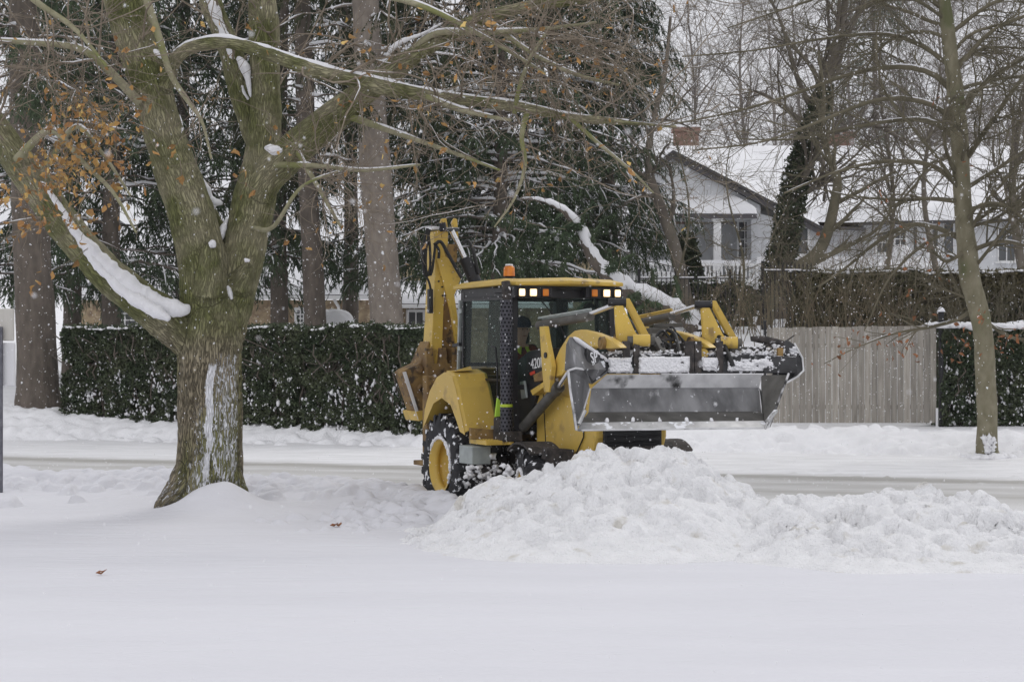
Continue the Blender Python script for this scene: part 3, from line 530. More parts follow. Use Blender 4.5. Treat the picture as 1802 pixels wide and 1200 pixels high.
def bark_shader(m, wx, wy, dark, bumpd, snowy):
    nt = m.node_tree; N = nt.nodes; Lk = nt.links; b = N['Principled BSDF']; src = b.inputs['Base Color'].links[0].from_socket
    at = N.new('ShaderNodeAttribute'); at.attribute_name = 'barkuv'; mp = N.new('ShaderNodeMapping'); mp.inputs['Scale'].default_value = (wx,wy,0); Lk.new(at.outputs['Vector'], mp.inputs[0])
    nz = N.new('ShaderNodeTexNoise'); nz.inputs['Scale'].default_value = 1; nz.inputs['Detail'].default_value = 2.5; nz.inputs['Distortion'].default_value = .5; Lk.new(mp.outputs[0], nz.inputs['Vector'])
    a = N.new('ShaderNodeMath'); a.operation = 'SUBTRACT'; Lk.new(nz.outputs['Fac'], a.inputs[0]); a.inputs[1].default_value = .5
    c = N.new('ShaderNodeMath'); c.operation = 'ABSOLUTE'; Lk.new(a.outputs[0], c.inputs[0])
    r = N.new('ShaderNodeMapRange'); r.inputs['From Min'].default_value = .0; r.inputs['From Max'].default_value = .10; r.inputs['To Min'].default_value = 1; r.inputs['To Max'].default_value = 0; Lk.new(c.outputs[0], r.inputs['Value'])
    y = N.new('ShaderNodeMix'); y.data_type = 'RGBA'; y.inputs[7].default_value = (*dark,1); Lk.new(src, y.inputs[6])
    sz = N.new('ShaderNodeSeparateXYZ'); Lk.new(at.outputs['Vector'], sz.inputs[0]); lw_ = N.new('ShaderNodeMapRange'); lw_.inputs['To Min'].default_value = .42; lw_.inputs['To Max'].default_value = .9; Lk.new(sz.outputs['Z'], lw_.inputs['Value'])
    lm = M['limb_bark'].node_tree.nodes; mo = N.new('ShaderNodeMix'); mo.data_type = 'RGBA'; mn = N.new('ShaderNodeTexNoise'); mn.inputs['Scale'].default_value = 2.2; mn.inputs['Detail'].default_value = 7; tcn = [q for q in N if q.type=='TEX_COORD'][0]; Lk.new(tcn.outputs['Object'], mn.inputs['Vector'])
    mr = N.new('ShaderNodeMapRange'); mr.inputs['From Min'].default_value = .38; mr.inputs['From Max'].default_value = .62; Lk.new(mn.outputs['Fac'], mr.inputs['Value']); mo.inputs[6].default_value = (.36,.335,.215,1); mo.inputs[7].default_value = (.17,.18,.07,1); Lk.new(mr.outputs[0], mo.inputs[0])
    bl = N.new('ShaderNodeMix'); bl.data_type = 'RGBA'; Lk.new(sz.outputs['Z'], bl.inputs[0]); Lk.new(mo.outputs[2], bl.inputs[6]); Lk.new(src, bl.inputs[7]); Lk.new(bl.outputs[2], y.inputs[6])
    f = N.new('ShaderNodeMath'); f.operation = 'MULTIPLY'; Lk.new(lw_.outputs[0], f.inputs[1]); Lk.new(r.outputs[0], f.inputs[0]); Lk.new(f.outputs[0], y.inputs[0]); out = y.outputs[2]
    bp = N.new('ShaderNodeBump'); bp.inputs['Strength'].default_value = 1; bp.inputs['Distance'].default_value = bumpd; bp.invert = True; Lk.new(r.outputs[0], bp.inputs['Height'])
    old = b.inputs['Normal'].links[0].from_socket; Lk.new(old, bp.inputs['Normal']); Lk.new(bp.outputs[0], b.inputs['Normal'])
    if snowy:
        sm = N.new('ShaderNodeAttribute'); sm.attribute_name = 'snowmask'
        ad = N.new('ShaderNodeMath'); ad.operation = 'MULTIPLY_ADD'; Lk.new(r.outputs[0], ad.inputs[0]); ad.inputs[1].default_value = .55; Lk.new(sm.outputs['Fac'], ad.inputs[2])
        n2 = N.new('ShaderNodeTexNoise'); n2.inputs['Scale'].default_value = 1; n2.inputs['Detail'].default_value = 3; m2 = N.new('ShaderNodeMapping'); m2.inputs['Scale'].default_value = (22,9,0); Lk.new(at.outputs['Vector'], m2.inputs[0]); Lk.new(m2.outputs[0], n2.inputs['Vector'])
        a3 = N.new('ShaderNodeMath'); a3.operation = 'MULTIPLY_ADD'; Lk.new(n2.outputs['Fac'], a3.inputs[0]); a3.inputs[1].default_value = .9; Lk.new(ad.outputs[0], a3.inputs[2])
        r3 = N.new('ShaderNodeMapRange'); r3.inputs['From Min'].default_value = 1.22; r3.inputs['From Max'].default_value = 1.34; Lk.new(a3.outputs[0], r3.inputs['Value'])
        z = N.new('ShaderNodeMix'); z.data_type = 'RGBA'; Lk.new(r3.outputs[0], z.inputs[0]); Lk.new(out, z.inputs[6]); z.inputs[7].default_value = (.80,.81,.84,1); out = z.outputs[2]
    Lk.new(out, b.inputs['Base Color']); return m
big_tree()
# ------------------------------------------------------------------ street tree at the right
def right_tree():
    D = 38.; B = P(1738,800,D); B[2] = .05; root = empty('street_tree', B); tag(root, 'slender bare street tree with arching branches on the verge at the right', 'tree')
    p, r = limb([(1738,818,D,60),(1738,803,D,46),(1737,785,D,37),(1737,720,D,36),(1733,640,D,35),(1728,575,D,34),(1718,530,D,36),(1707,490,D,36),(1702,440,D,35),(1695,370,D,31),(1691,300,D,31),(1687,230,D,31),(1681,160,D,28),(1672,90,D,26),(1664,20,D,23),(1656,-60,D,20),(1648,-200,D,15),(1640,-330,D,8)], 90)
    V_,F_ = tubes(p[None],r[None],24); V_ = V_.reshape(90,24,3); ce = p[:,None]; th = np.arange(24)[None]*np.ones((90,1)); ln = np.arange(90)[:,None]*np.ones((1,24))
    V_ = ce+(V_-ce)*(1+.14*(vnoise(th*.5,ln*.35,4)-.5)+.07*(vnoise(th*1.1,ln*.9,8)-.5))[...,None]
    a = Acc(); a.add(V_.reshape(-1,3),F_); a.build('trunk', M['street_bark'], root, B)
    rows = [[(1722,535,12),(1690,560,9),(1640,575,7),(1570,588,5),(1500,615,3),(1450,640,2)],
            [(1700,425,14),(1650,402,11),(1600,396,10),(1545,425,8),(1490,470,6),(1440,505,4)],
            [(1690,330,14),(1640,292,11),(1565,284,9),(1480,300,6),(1380,340,4)],
            [(1690,355,12),(1640,350,9),(1580,352,7),(1500,345,4),(1440,332,3)],
            [(1688,250,13),(1640,215,11),(1580,212,9),(1500,225,7),(1400,245,5),(1300,245,3)],
            [(1687,230,15),(1650,190,12),(1590,174,11),(1530,180,9),(1440,215,7),(1340,250,5),(1220,265,3)],
            [(1680,165,15),(1640,130,13),(1580,118,11),(1500,130,9),(1400,165,7),(1300,195,5),(1180,220,3)],
            [(1676,120,12),(1620,80,10),(1550,60,8),(1440,70,6),(1320,90,4),(1200,100,3)],
            [(1665,20,12),(1600,-20,9),(1500,-20,7),(1400,10,5),(1280,50,3)],
            [(1700,280,14),(1745,215,11),(1790,150,9),(1850,80,6)],[(1702,330,12),(1750,300,9),(1800,270,8),(1870,240,5)],
            [(1692,200,13),(1730,150,10),(1790,110,8),(1860,80,5)],[(1712,440,12),(1760,425,9),(1810,435,7),(1870,470,4)],[(1708,400,9),(1760,380,7),(1820,330,5)],
            [(1685,120,12),(1740,60,9),(1800,30,7),(1880,10,5)],[(1672,60,10),(1740,10,8),(1820,-20,6)],[(1716,470,8),(1770,400,6),(1802,350,4)],
            [(1703,440,9),(1665,460,7),(1640,440,5),(1610,435,3)],[(1728,560,9),(1770,590,7),(1810,600,5)],[(1726,545,7),(1690,520,5),(1640,505,3)]]
    E_ = []
    for k,rw in enumerate(rows):
        dd = rng.uniform(-2.2,1.2); n = len(rw); pp, r_ = limb([(x,y,D+dd*i/(n-1),w_*.8) for i,(x,y,w_) in enumerate(rw)], 24); E_.append(np.c_[pp,r_])
    E_ = np.stack(E_)
    # further arching branches all round the stem
    a0 = 60; st, sr = p[None,22:85], r[None,22:85]
    G, g = grow(st, np.minimum(sr,.13), 32, (0,1), (2.0,4.8), (35,62), 24, -.05, .085, .3, .007, .3)
    pz0 = 600-(G[...,2]-H0)/G[...,1]*F0; ok = (pz0[:,0]<470); G, g = G[ok], g[ok]
    a = Acc(); a.add(*tubes(E_[...,:3],E_[...,3],8)); a.add(*tubes(G,g,7)); a.build('branch', M['twig_green'], root, B)
    S0 = np.concatenate([E_[...,:3],G]); s0 = np.concatenate([E_[...,3],g]); s0 = np.minimum(s0,.05)
    A1,r1 = grow(S0, s0, 15, (.12,1), (.6,2.0), (25,60), 9, -.01, .09, .42, .0045, .4)
    A2,r2 = grow(A1, r1, 5, (.12,1), (.3,1.0), (20,55), 6, .0, .11, .6, .0035, .5)
    def ok(A): pz = 600-(A[...,2]-H0)/A[...,1]*F0; px = 901+A[...,0]/A[...,1]*F0; return (pz.max(1)<520)&~((px>1720)&(pz>470)).any(1)
    k = ok(A1); A1,r1 = A1[k],r1[k]; k = ok(A2); A2,r2 = A2[k],r2[k]
    lowE = E_[[0,17,18,19]]; A4,r4 = grow(lowE[...,:3],lowE[...,3],12,(.2,1),(.3,1.),(20,50),7,0,.1,.5,.0035,.5)
    a = Acc(); a.add(*tubes(A1,r1,4)); a.add(*tubes(A2,r2,3)); a.add(*tubes(A4,r4,4)); o = a.build('crown', M['twig_green'], root, B); o['kind'] = 'stuff'
    cl = [P(x,y,36.8+rng.uniform(-.6,.6))+rng.normal(0,.12,(n,3)) for x,y,n in ((1490,610,5),(1530,590,5),(1560,600,7),(1590,605,6),(1600,620,5),(1620,570,3),(1450,640,2),(1680,590,5),(1700,600,7),(1680,620,4),(1790,590,8),(1770,600,7),(1730,545,4),(1715,560,4),(1540,325,3),(1590,400,2),(1640,170,2),(1230,330,2),(1450,400,2),(1560,355,2),(1700,290,3))]
    cl = np.vstack(cl); V2,F2 = leaves_np(cl, rng.uniform(.07,.13,len(cl))); V3,F3 = leaves_np(A4[rng.integers(0,len(A4),40),-1], rng.uniform(.07,.12,40))
    a = Acc(); a.add(V2,F2); a.add(V3,F3); o = a.build('leaves', M['leaf_rust'], root, B, smooth=False); o['kind'] = 'stuff'
    sp_,sr_ = snow_on(E_[...,:3],E_[...,3],.6,.7,5,.6); a = Acc(); a.add(*tubes(sp_,sr_,6)); 
    q = np.array([P(1741+rng.normal(0,5)+(t_-.5)*6,768+28*t_,37.75) for t_ in rng.random(60)]); V_,F_ = blobs(q, rng.uniform(.015,.05,60), 1.2, .6); a_ = rng.uniform(0,6.28,70); q2 = np.stack([B[0]+.30*np.cos(a_)*rng.uniform(.7,1.5,70), B[1]+.30*np.sin(a_)*rng.uniform(.7,1.5,70), .02+rng.uniform(0,.03,70)],-1); V2_,F2_ = blobs(q2, rng.uniform(.07,.17,70), .6, .2); F_ = np.vstack([F_,F2_+len(V_)]); V_ = np.vstack([V_,V2_]); 
    o = a.build('snow_layer', M['branch_snow'], root, B); mesh_np('snow_clump', V_, F_, M['branch_snow'], root, True, B)
right_tree()
# ------------------------------------------------------------------ other bare trees
def bare_tree(base, h, label, m='twig', rows=None, lean=(0,0), r0=.16, nb=14, n2=7, n3=5, group=None, seedup=.02, ivy=None, snow=None, Lb=(1.5,3.5), sides=8, ang=(25,60), rmin=.004, name='bare_tree'):
    base = np.array(base,float); root = empty(name, base); tag(root, label, 'tree', group)
    if rows is not None: p, r = limb(rows, 40)
    else:
        K = 30; t = np.linspace(0,1,K); p = base+np.c_[lean[0]*t+.25*np.sin(t*7+base[0]), lean[1]*t+.2*np.sin(t*5), h*t]; r = r0*(1-.85*t)
    a = Acc(); a.add(*tubes(p[None],r[None],14)); a.build('trunk', M[m], root, base)
    A0,q0 = grow(p[None],r[None],nb,(.25,1),Lb,ang,10,seedup,.11,.5,rmin*1.6,.35)
    A1,q1 = grow(A0,q0,n2,(.15,1),(Lb[0]*.3,Lb[1]*.4),(25,60),8,.01,.12,.5,rmin,.4)
    A2,q2 = grow(A1,q1,n3,(.1,1),(Lb[0]*.15,Lb[1]*.2),(20,60),5,.01,.13,.6,rmin*.8,.6)
    a = Acc(); a.add(*tubes(A0,q0,6)); a.add(*tubes(A1,q1,4)); a.add(*tubes(A2,q2,3)); o = a.build('crown', M[m], root, base); o['kind'] = 'stuff'
    if ivy:
        i0,i1,w = ivy; n = 9500; k = rng.uniform(i0,i1,n)*(len(p)-1); i = k.astype(int); f = (k-i)[:,None]; i2 = np.minimum(i+1,len(p)-1)
        wob = w*(.75+.5*vnoise(k*.9,k*0,3)); q = p[i]*(1-f)+p[i2]*f+nrm(rng.normal(size=(n,3)))*(r[i]+wob*rng.uniform(.2,1,n))[:,None]
        V_,F_ = needles(q, nrm(rng.normal(size=(n,3))+[0,-.4,-.5]), rng.uniform(.05,.12,n), rng.uniform(.05,.10,n)); a = Acc(); a.add(V_,F_); o = a.build('ivy', M['ivy'], root, base, smooth=False); o['kind'] = 'stuff'
    if snow:
        S_,s_ = snow_on(np.concatenate([A0,A1.repeat(1,0)[:, :]]) if False else A0, q0, .9,.7,5,.5); a = Acc(); a.add(*tubes(S_,s_,5))
        if len(s_): a.build('snow_layer', M['branch_snow'], root, base)
    return root, p, r
def gz(x, Y): return float(hill_z(np.array([float(x)]),np.array([float(Y)]))[0])
D = 60.; bare_tree(P(1345,600,D)*[1,1,0]+[0,0,3.0], 10, 'crooked tree with an ivy-wrapped trunk in front of the white house', 'grey_twig', [(1362,600,D,52),(1366,520,D,46),(1374,460,D,40),(1386,400,D,36),(1398,330,D,34),(1412,275,D,30),(1428,225,D,26),(1446,170,D,22),(1462,110,D,17),(1478,50,D,14),(1492,-30,D,11),(1500,-120,D,7)], nb=22, n2=8, n3=5, ivy=(.12,.62,.16), Lb=(2,5.5), rmin=.008)
D = 57.; bare_tree(P(1340,610,D)*[1,1,0]+[0,0,2.8], 10, 'bare tree curving right from beside the ivy trunk, with a pollarded knuckle', 'twig_green', [(1338,600,D,30),(1352,545,D,28),(1368,505,D,26),(1400,475,D,24),(1436,448,D,22),(1456,410,D,20),(1468,360,D,18),(1474,318,D,16),(1462,285,D,12),(1448,240,D,9),(1450,170,D,7),(1440,90,D,4)], nb=14, n2=6, n3=4, Lb=(1.,2.8), rmin=.008)
D = 56.; bare_tree(P(1240,600,D)*[1,1,0]+[0,0,2.8], 10, 'dark leaning tree left of the house porch', 'grey_twig', [(1212,600,D,24),(1210,540,D,22),(1200,490,D,22),(1186,430,D,21),(1168,380,D,19),(1150,330,D,16),(1140,280,D,13),(1150,210,D,10),(1170,130,D,8),(1180,30,D,5)], nb=9, n2=6, n3=4, Lb=(1.0,2.6), snow=True, rmin=.008)
D = 58.; bare_tree(P(1240,600,D)*[1,1,0]+[0,0,2.8], 6, 'short stub of trunk thick with ivy and capped in snow', 'dark_bark', [(1240,600,D,20),(1232,540,D,19),(1222,490,D,18),(1212,440,D,14),(1206,415,D,6)], nb=3, n2=3, n3=2, ivy=(.25,.98,.16), Lb=(.4,.8), rmin=.008)
for px,D,h,lab in ((1294,53,5.5,'thin straight sapling in front of the porch door'),(1196,52,6.5,'thin straight sapling in front of the porch column'),(1372,51,3.4,'low thorny sapling beside the iron railing')):
    x = (px-901)/F0*D; bare_tree((x,D,gz(x,D)-.1), h, lab, 'twig_green', r0=.045, nb=22, n2=5, n3=3, Lb=(.5,1.5), ang=(50,90), seedup=.03, rmin=.006, name='sapling')
D = 62.
for px,D,h,r0,lab in ((1560,64,9.5,.10,'bare garden tree in front of the two small house windows'),(1800,58,10,.16,'bare garden tree at the right edge behind the street tree'),(1640,70,9,.12,'bare garden tree half hidden behind the street tree trunk')):
    x = (px-901)/F0*D; bare_tree((x,D,gz(x,D)-.1), h, lab, 'grey_twig', r0=r0, nb=26, n2=8, n3=5, Lb=(1.5,4), rmin=.008)
# hazy wood behind the house
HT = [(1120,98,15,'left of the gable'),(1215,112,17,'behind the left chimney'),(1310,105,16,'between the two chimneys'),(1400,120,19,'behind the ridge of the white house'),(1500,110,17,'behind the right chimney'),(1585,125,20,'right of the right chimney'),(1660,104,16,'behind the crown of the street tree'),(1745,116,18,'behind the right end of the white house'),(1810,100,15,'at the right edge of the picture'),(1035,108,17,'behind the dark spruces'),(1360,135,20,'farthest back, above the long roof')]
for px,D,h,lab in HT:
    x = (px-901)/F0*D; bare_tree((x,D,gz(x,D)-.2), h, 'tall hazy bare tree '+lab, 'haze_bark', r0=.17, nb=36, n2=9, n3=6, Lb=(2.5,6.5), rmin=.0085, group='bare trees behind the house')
# ------------------------------------------------------------------ spruces
def spruce(px, D, h, label, zb, r0, L=(2.5,4.5), nb=90, ns=26, nn=13, zt=None, m='needle', bark='dark_bark', rows=None, base=None, azim=None, snowk=1., drop=1., w=1.):
    x = (px-901)/F0*D; base = np.array([x,D,gz(x,D)-.1]); root = empty('spruce_tree', base); tag(root, label, 'tree')
    if rows is not None: p, r = limb(rows, 50)
    else: t = np.linspace(0,1,50); p = base+np.c_[.15*np.sin(t*4+px),0*t,h*t]; r = r0*(1-.8*t)
    V_,F_ = tubes(p[None],r[None],22); V_ = V_.reshape(50,22,3); ce = p[:,None]; th = np.arange(22)[None]*np.ones((50,1)); ln = np.arange(50)[:,None]*np.ones((1,22))
    V_ = ce+(V_-ce)*(1+.10*(vnoise(th*.6,ln*.5,4)-.5))[...,None]; a = Acc(); a.add(V_.reshape(-1,3),F_); a.build('trunk', M[bark], root, base)
    zt = zt or base[2]+h; z = rng.uniform(zb,zt,nb); az = rng.uniform(0,2*np.pi,nb) if azim is None else rng.uniform(*azim,nb)
    l = rng.uniform(*L,nb)*np.clip(1.15-.55*(z-zb)/max(1,(base[2]+h-zb)),.3,1.1)
    k = 10; t = np.linspace(0,1,k)[None]; cx = np.interp(z,p[:,2],p[:,0]); cy = np.interp(z,p[:,2],p[:,1])
    d = np.stack([np.cos(az),np.sin(az)],1); hz = (.25*t-.75*t**2+.28*t**3)*l[:,None]*.75*drop+rng.normal(0,.03,(nb,1))*t
    bp = np.stack([cx[:,None]+d[:,:1]*t*l[:,None], cy[:,None]+d[:,1:]*t*l[:,None], z[:,None]+hz],-1); bp[:,1:] += rng.normal(0,.04,(nb,k-1,3)); br = np.linspace(.035,.008,k)[None]*np.ones((nb,1))
    a = Acc(); a.add(*tubes(bp,br,5)); a.build('bough', M[bark], root, base)
    # hanging branchlets
    m_ = nb*ns; idx = np.repeat(np.arange(nb),ns); tt = rng.uniform(.15,1,m_)**.8*(k-1.001); i = tt.astype(int); f = (tt-i)[:,None]; q0 = bp[idx,i]*(1-f)+bp[idx,i+1]*f
    side = np.where(rng.random(m_)<.5,1,-1)[:,None]; dd = np.stack([-d[idx,1],d[idx,0]],1)*side; ll = rng.uniform(.25,.85,m_)*w
    d0 = nrm(np.c_[dd*rng.uniform(.3,1,(m_,1))+d[idx]*rng.uniform(.2,1.,(m_,1)), rng.uniform(-.9,-.1,m_)]); kk = 5; tw = np.zeros((m_,kk,3)); tw[:,0] = q0; c = d0.copy()
    for j in range(1,kk): c = nrm(c+np.array([0,0,-.32])*drop); tw[:,j] = tw[:,j-1]+c*(ll/(kk-1))[:,None]
    V_,F_ = tubes(tw, np.full((m_,kk),.006), 3); a = Acc(); a.add(V_,F_)
    n = m_*nn; ii = np.repeat(np.arange(m_),nn); u = rng.uniform(0,kk-1.001,n); i = u.astype(int); f = (u-i)[:,None]; q = tw[ii,i]*(1-f)+tw[ii,i+1]*f; dr = nrm(tw[ii,i+1]-tw[ii,i]); 
    nd = nrm(dr*.9+rng.normal(size=(n,3))*.42+[0,0,-.25]); V_,F_ = needles(q, nd, rng.uniform(.07,.17,n), rng.uniform(.018,.036,n)*w); a.add(V_,F_)
    o = a.build('foliage', M[m], root, base, smooth=False); o['kind'] = 'stuff'
    # snow on boughs and on the tops of branchlets
    a = Acc(); sp_,sr_ = snow_on(bp, br*1.25, 1.5,.9,int(px)%7+3,.56-.1*(snowk-1)); 
    if len(sp_): a.add(*tubes(sp_,sr_,6))
    ns_ = int(m_*.10*snowk); ii = rng.integers(0,m_,ns_); nz_ = vnoise(tw[ii,0,0]*1.3+tw[ii,0,1],tw[ii,0,2]*1.5,12); ii = ii[nz_>.42]; T_ = tw[ii][:,:4].copy(); T_[...,2] += .012; a.add(*tubes(T_, np.full((len(ii),4),1.)*rng.uniform(.010,.026,(len(ii),1))*np.array([[.3,1,.8,.2]]), 5))
    a.build('snow_layer', M['branch_snow'], root, base); return root
spruce(680,52,17,'thick pale grey conifer trunk rising just left of the digger boom',8.,.42,L=(1.8,3.2),nb=46,rows=[(684,640,52,66),(681,575,52,60),(676,500,52,56),(668,400,52,55),(661,300,52,56),(654,200,52,52),(648,100,52,50),(643,0,52,48),(638,-120,52,44),(632,-300,52,34)],bark='grey_bark',m='needle_olive')
spruce(552,54,17,'narrower grey-brown conifer trunk left of the thick pale one',6.5,.3,L=(1.6,3),nb=50,rows=[(556,640,54,46),(555,575,54,40),(551,480,54,37),(545,380,54,34),(540,280,54,33),(536,150,54,32),(532,0,54,30),(528,-150,54,26),(525,-300,54,20)],m='needle_olive')
spruce(65,47.5,17,'broad brown conifer trunk at the left end of the clipped hedge',4.6,.5,L=(2,4),nb=70,rows=[(68,730,47.5,100),(67,700,47.5,80),(66,640,47.5,72),(62,560,47.5,68),(58,470,47.5,66),(52,350,47.5,62),(46,200,47.5,58),(42,0,47.5,52),(38,-300,47.5,34)])
spruce(500,57,16,'dark spruce trunk seen just right of the forked street tree',4.3,.28,L=(1.2,2.6),nb=80,ns=26)
spruce(873,56,18,'dense snow-flecked spruce behind the cab beacon',4.1,.25,L=(2.4,4.2),nb=210,ns=36,nn=15,snowk=2.4)
spruce(770,59,18,'dark spruce filling the gap behind the digger boom',4.3,.25,L=(2.2,3.6),nb=180,ns=36,snowk=2.4)
spruce(975,60,19,'tall dark spruce above the right side of the cab',4.6,.3,L=(2.4,3.8),nb=210,ns=36,nn=15,snowk=2.4)
spruce(1062,62,18,'outermost spruce of the row, its boughs hanging before the white house',4.9,.28,L=(1.6,2.7),nb=130,ns=34,snowk=2.4)
spruce(205,57,18,'dark spruce behind the hedge, left of the forked street tree',3.8,.3,L=(2.4,4.2),nb=140,ns=30,w=1.2)
spruce(120,62,18,'dark spruce farther back near the left trunk',3.8,.3,L=(2.4,4.6),nb=120,ns=28,w=1.2)
spruce(330,62,18,'dark spruce standing behind the forked street tree',3.6,.3,L=(2.4,4.4),nb=120,ns=28,w=1.2)
spruce(425,66,19,'dark spruce seen between the two upright limbs of the street tree',4.5,.3,L=(2.4,4.4),nb=120,ns=28,w=1.2)
spruce(-20,56,18,'dark spruce at the far left edge of the picture',3.6,.3,L=(2.4,4.6),nb=110,ns=28,w=1.2)
spruce(610,68,19,'dark spruce farther back between the two grey trunks',8.3,.3,L=(2.2,4.2),nb=90,ns=28,w=1.2)
spruce(1540,120,21,'hazy distant conifer rising behind the right chimney',10.,.3,L=(2,4),nb=80,ns=20,nn=8,w=2.2)
# small dark bush and the snowed-up leaning bough
def leaning():
    D = 50.; B = P(1235,585,D); root = empty('fallen_bough', B); tag(root, 'leaning bough buried in thick snow, sloping down to the right behind the cab', 'bough')
    rows = [(1245,600,D,34),(1215,565,D,34),(1170,538,D,33),(1110,512,D,31),(1075,488,D,28),(1046,455,D,25),(1028,420,D,22),(1012,390,D,17),(985,366,D,12),(950,352,D,7),(915,350,D,4)]
    p,r = limb(rows,50); q,s = limb([(1040,440,D,12),(1015,425,D,11),(985,412,D,9),(945,408,D,7),(905,404,D,4)],30)
    a = Acc(); a.add(*tubes(p[None],r[None],12)); a.add(*tubes(q[None],s[None],8)); a.build('branch', M['dark_bark'], root, B)
    a = Acc()
    for c,w in ((p,r),(q,s)):
        k = len(c); c2 = c.copy(); c2[:,2] += w*.45; c2[:,1] -= w*.35; w2 = w*(.8+.5*(vnoise(np.arange(k)*.8,np.arange(k)*0.,4)-.4)); w2[0] = w2[-1] = .003
        V_,F_ = tubes(c2[None],w2[None],12); V_ += rng.normal(0,.012,V_.shape); a.add(V_,F_)
    a.build('snow_layer', M['branch_snow'], root, B)
    A1,r1 = grow(np.stack([p[::2][:24],spline(np.c_[q,s],24)[:,:3]]), np.stack([r[::2][:24],spline(np.c_[q,s],24)[:,3]]), 26,(.1,1),(.4,1.3),(30,80),8,-.06,.1,.4,.007,.4)
    a = Acc(); a.add(*tubes(A1,r1,5)); n = 9000; i = rng.integers(0,len(A1),n); k = rng.integers(1,8,n); V_,F_ = needles(A1[i,k]+rng.normal(0,.03,(n,3)), nrm(rng.normal(size=(n,3))+[0,0,-1.2]), rng.uniform(.06,.16,n), rng.uniform(.02,.035,n)); a.add(V_,F_)
    o = a.build('foliage', M['needle'], root, B, smooth=False); o['kind'] = 'stuff'
leaning()
# ------------------------------------------------------------------ hedges
def hedge(name, A_, B_, z0, z1, th, n, label, m, leaf=(.05,.10), snowtop=1., flecks=1., lumps=.12, stems=True, cat='hedge', topn=1.):
    A_ = np.array(A_,float); B_ = np.array(B_,float); L = np.linalg.norm(B_-A_); u = (B_-A_)/L; v = np.array([-u[1],u[0]]); root = empty(name, (*((A_+B_)/2), z0)); off = np.array(root.location); tag(root, label, cat)
    def at(s, t, z): return np.stack([A_[0]+u[0]*s+v[0]*t, A_[1]+u[1]*s+v[1]*t, z],-1)
    # front, top and back shells of leaves with depth, thinner toward the foot
    s = rng.uniform(0,L,n); ztop = z1+.16*(fbm(s*1.1,s*0,3,5)-.5)+.09*(vnoise(s*6,s*0,7)-.5)+np.maximum(0,rng.normal(0,.04,n))
    zz = z0+(ztop-z0)*rng.uniform(0,1,n)**.85; face = -th/2+lumps*(fbm(s*1.6,zz*1.8,3,9)-.5)*2
    t = np.where(rng.random(n)<.72, face+np.abs(rng.normal(0,.10,n)), rng.uniform(-th/2,th/2,n)); top = rng.random(n)<.22; zz = np.where(top, ztop+rng.normal(0,.025,n), zz); t = np.where(top, rng.uniform(-th/2,th/2,n), t)
    gap = (fbm(s*4.5,zz*3,3,17)<.43)&(zz<z0+(z1-z0)*.7)&(~top); s,t,zz = s[~gap],t[~gap],zz[~gap]; n = len(s)
    q = at(s,t,zz); nd = nrm(rng.normal(size=(n,3))+np.array([-v[0]*-.2,-.3,.1])); V_,F_ = needles(q, nd, rng.uniform(*leaf,n), rng.uniform(leaf[0]*.5,leaf[1]*.6,n)); a = Acc(); a.add(V_,F_)
    o = a.build('foliage', M[m], root, off, smooth=False); o['kind'] = 'stuff'
    # woody core
    k = int(L*60); s = rng.uniform(0,L,k); t = rng.uniform(-th*.35,th*.35,k); pp = np.stack([at(s+rng.normal(0,.06,k)*j, t+rng.normal(0,.06,k)*j, z0-.05+(z1-z0)*.97*j/5+0*s) for j in range(6)],1); pp[:,1:] += rng.normal(0,.03,(k,5,3)); a = Acc(); a.add(*tubes(pp,np.full((k,6),.014),4))
    A1,r1 = grow(pp,np.full((k,6),.014),4,(.05,1),(.2,.5),(25,60),4,.02,.15,.5,.004,.5); a.add(*tubes(A1,r1,3)); a.build('stem', M['dark_bark'], root, off)
    c = MB(); c.box((0,0,0),(L-.1,th*.42,(z1-z0)*.93)); o = c.build('core', M['needle'], root); o.location = (0,0,(z1-z0)*.46); o.rotation_euler = (0,0,math.atan2(u[1],u[0]))
    # snow: caught in the face and lying on top
    a = Acc(); k = int(L*260*flecks); s = rng.uniform(0,L,k); zz = z0+(z1-z0)*rng.beta(1.3,1.7,k); keep = fbm(s*2.4,zz*1.5,3,23)+.22*(1-(zz-z0)/(z1-z0))>.56; s,zz = s[keep],zz[keep]; k = len(s)
    t = -th/2+lumps*(fbm(s*1.6,zz*1.8,3,9)-.5)*2+rng.uniform(0,.1,k); V_,F_ = blobs(at(s,t,zz), rng.uniform(.007,.024,k)*(1+1.*(rng.random(k)<.08)), 1.6, .7); a.add(V_,F_)
    k = int(L*260*snowtop); s = rng.uniform(0,L,k); t = rng.uniform(-th/2-.03,th/2,k); zz = z1+.16*(fbm(s*1.1,s*0,3,5)-.5)+.09*(vnoise(s*6,s*0,7)-.5)+.07; keep = vnoise(s*3,t*5,8)>.34; V_,F_ = blobs(at(s,t,zz)[keep], rng.uniform(.02,.065,k)[keep]*topn, .55, .35); a.add(V_,F_)
    o = a.build('snow_layer', M['branch_snow'], root, off); o['kind'] = 'stuff'; return root
hedge('clipped_hedge', (-10.0,47.0), (-1.6,43.0), .25, 2.42, 1.1, 200000, 'long clipped evergreen hedge behind the road at the left, snow caught in its face', 'hedge')
hedge('clipped_hedge', (9.35,45.4), (13.5,45.9), .35, 2.45, 1.1, 60000, 'dark evergreen hedge right of the fence post, with thick snow on top', 'hedge', snowtop=2.5, flecks=.8, topn=2.2)
hedge('overgrown_hedge', (7.0,51.2), (14.8,51.5), 1.7, 3.85, 1.2, 90000, 'tall brownish overgrown hedge above the plank fence', 'yew', snowtop=1.2, flecks=.04, lumps=.2, leaf=(.05,.12))
hedge('dark_hedge', (3.2,56.5), (6.6,56.5), 2.4, 3.72, .8, 30000, 'dark hedge behind the iron railing right of the cab', 'hedge', snowtop=.4, flecks=.15)
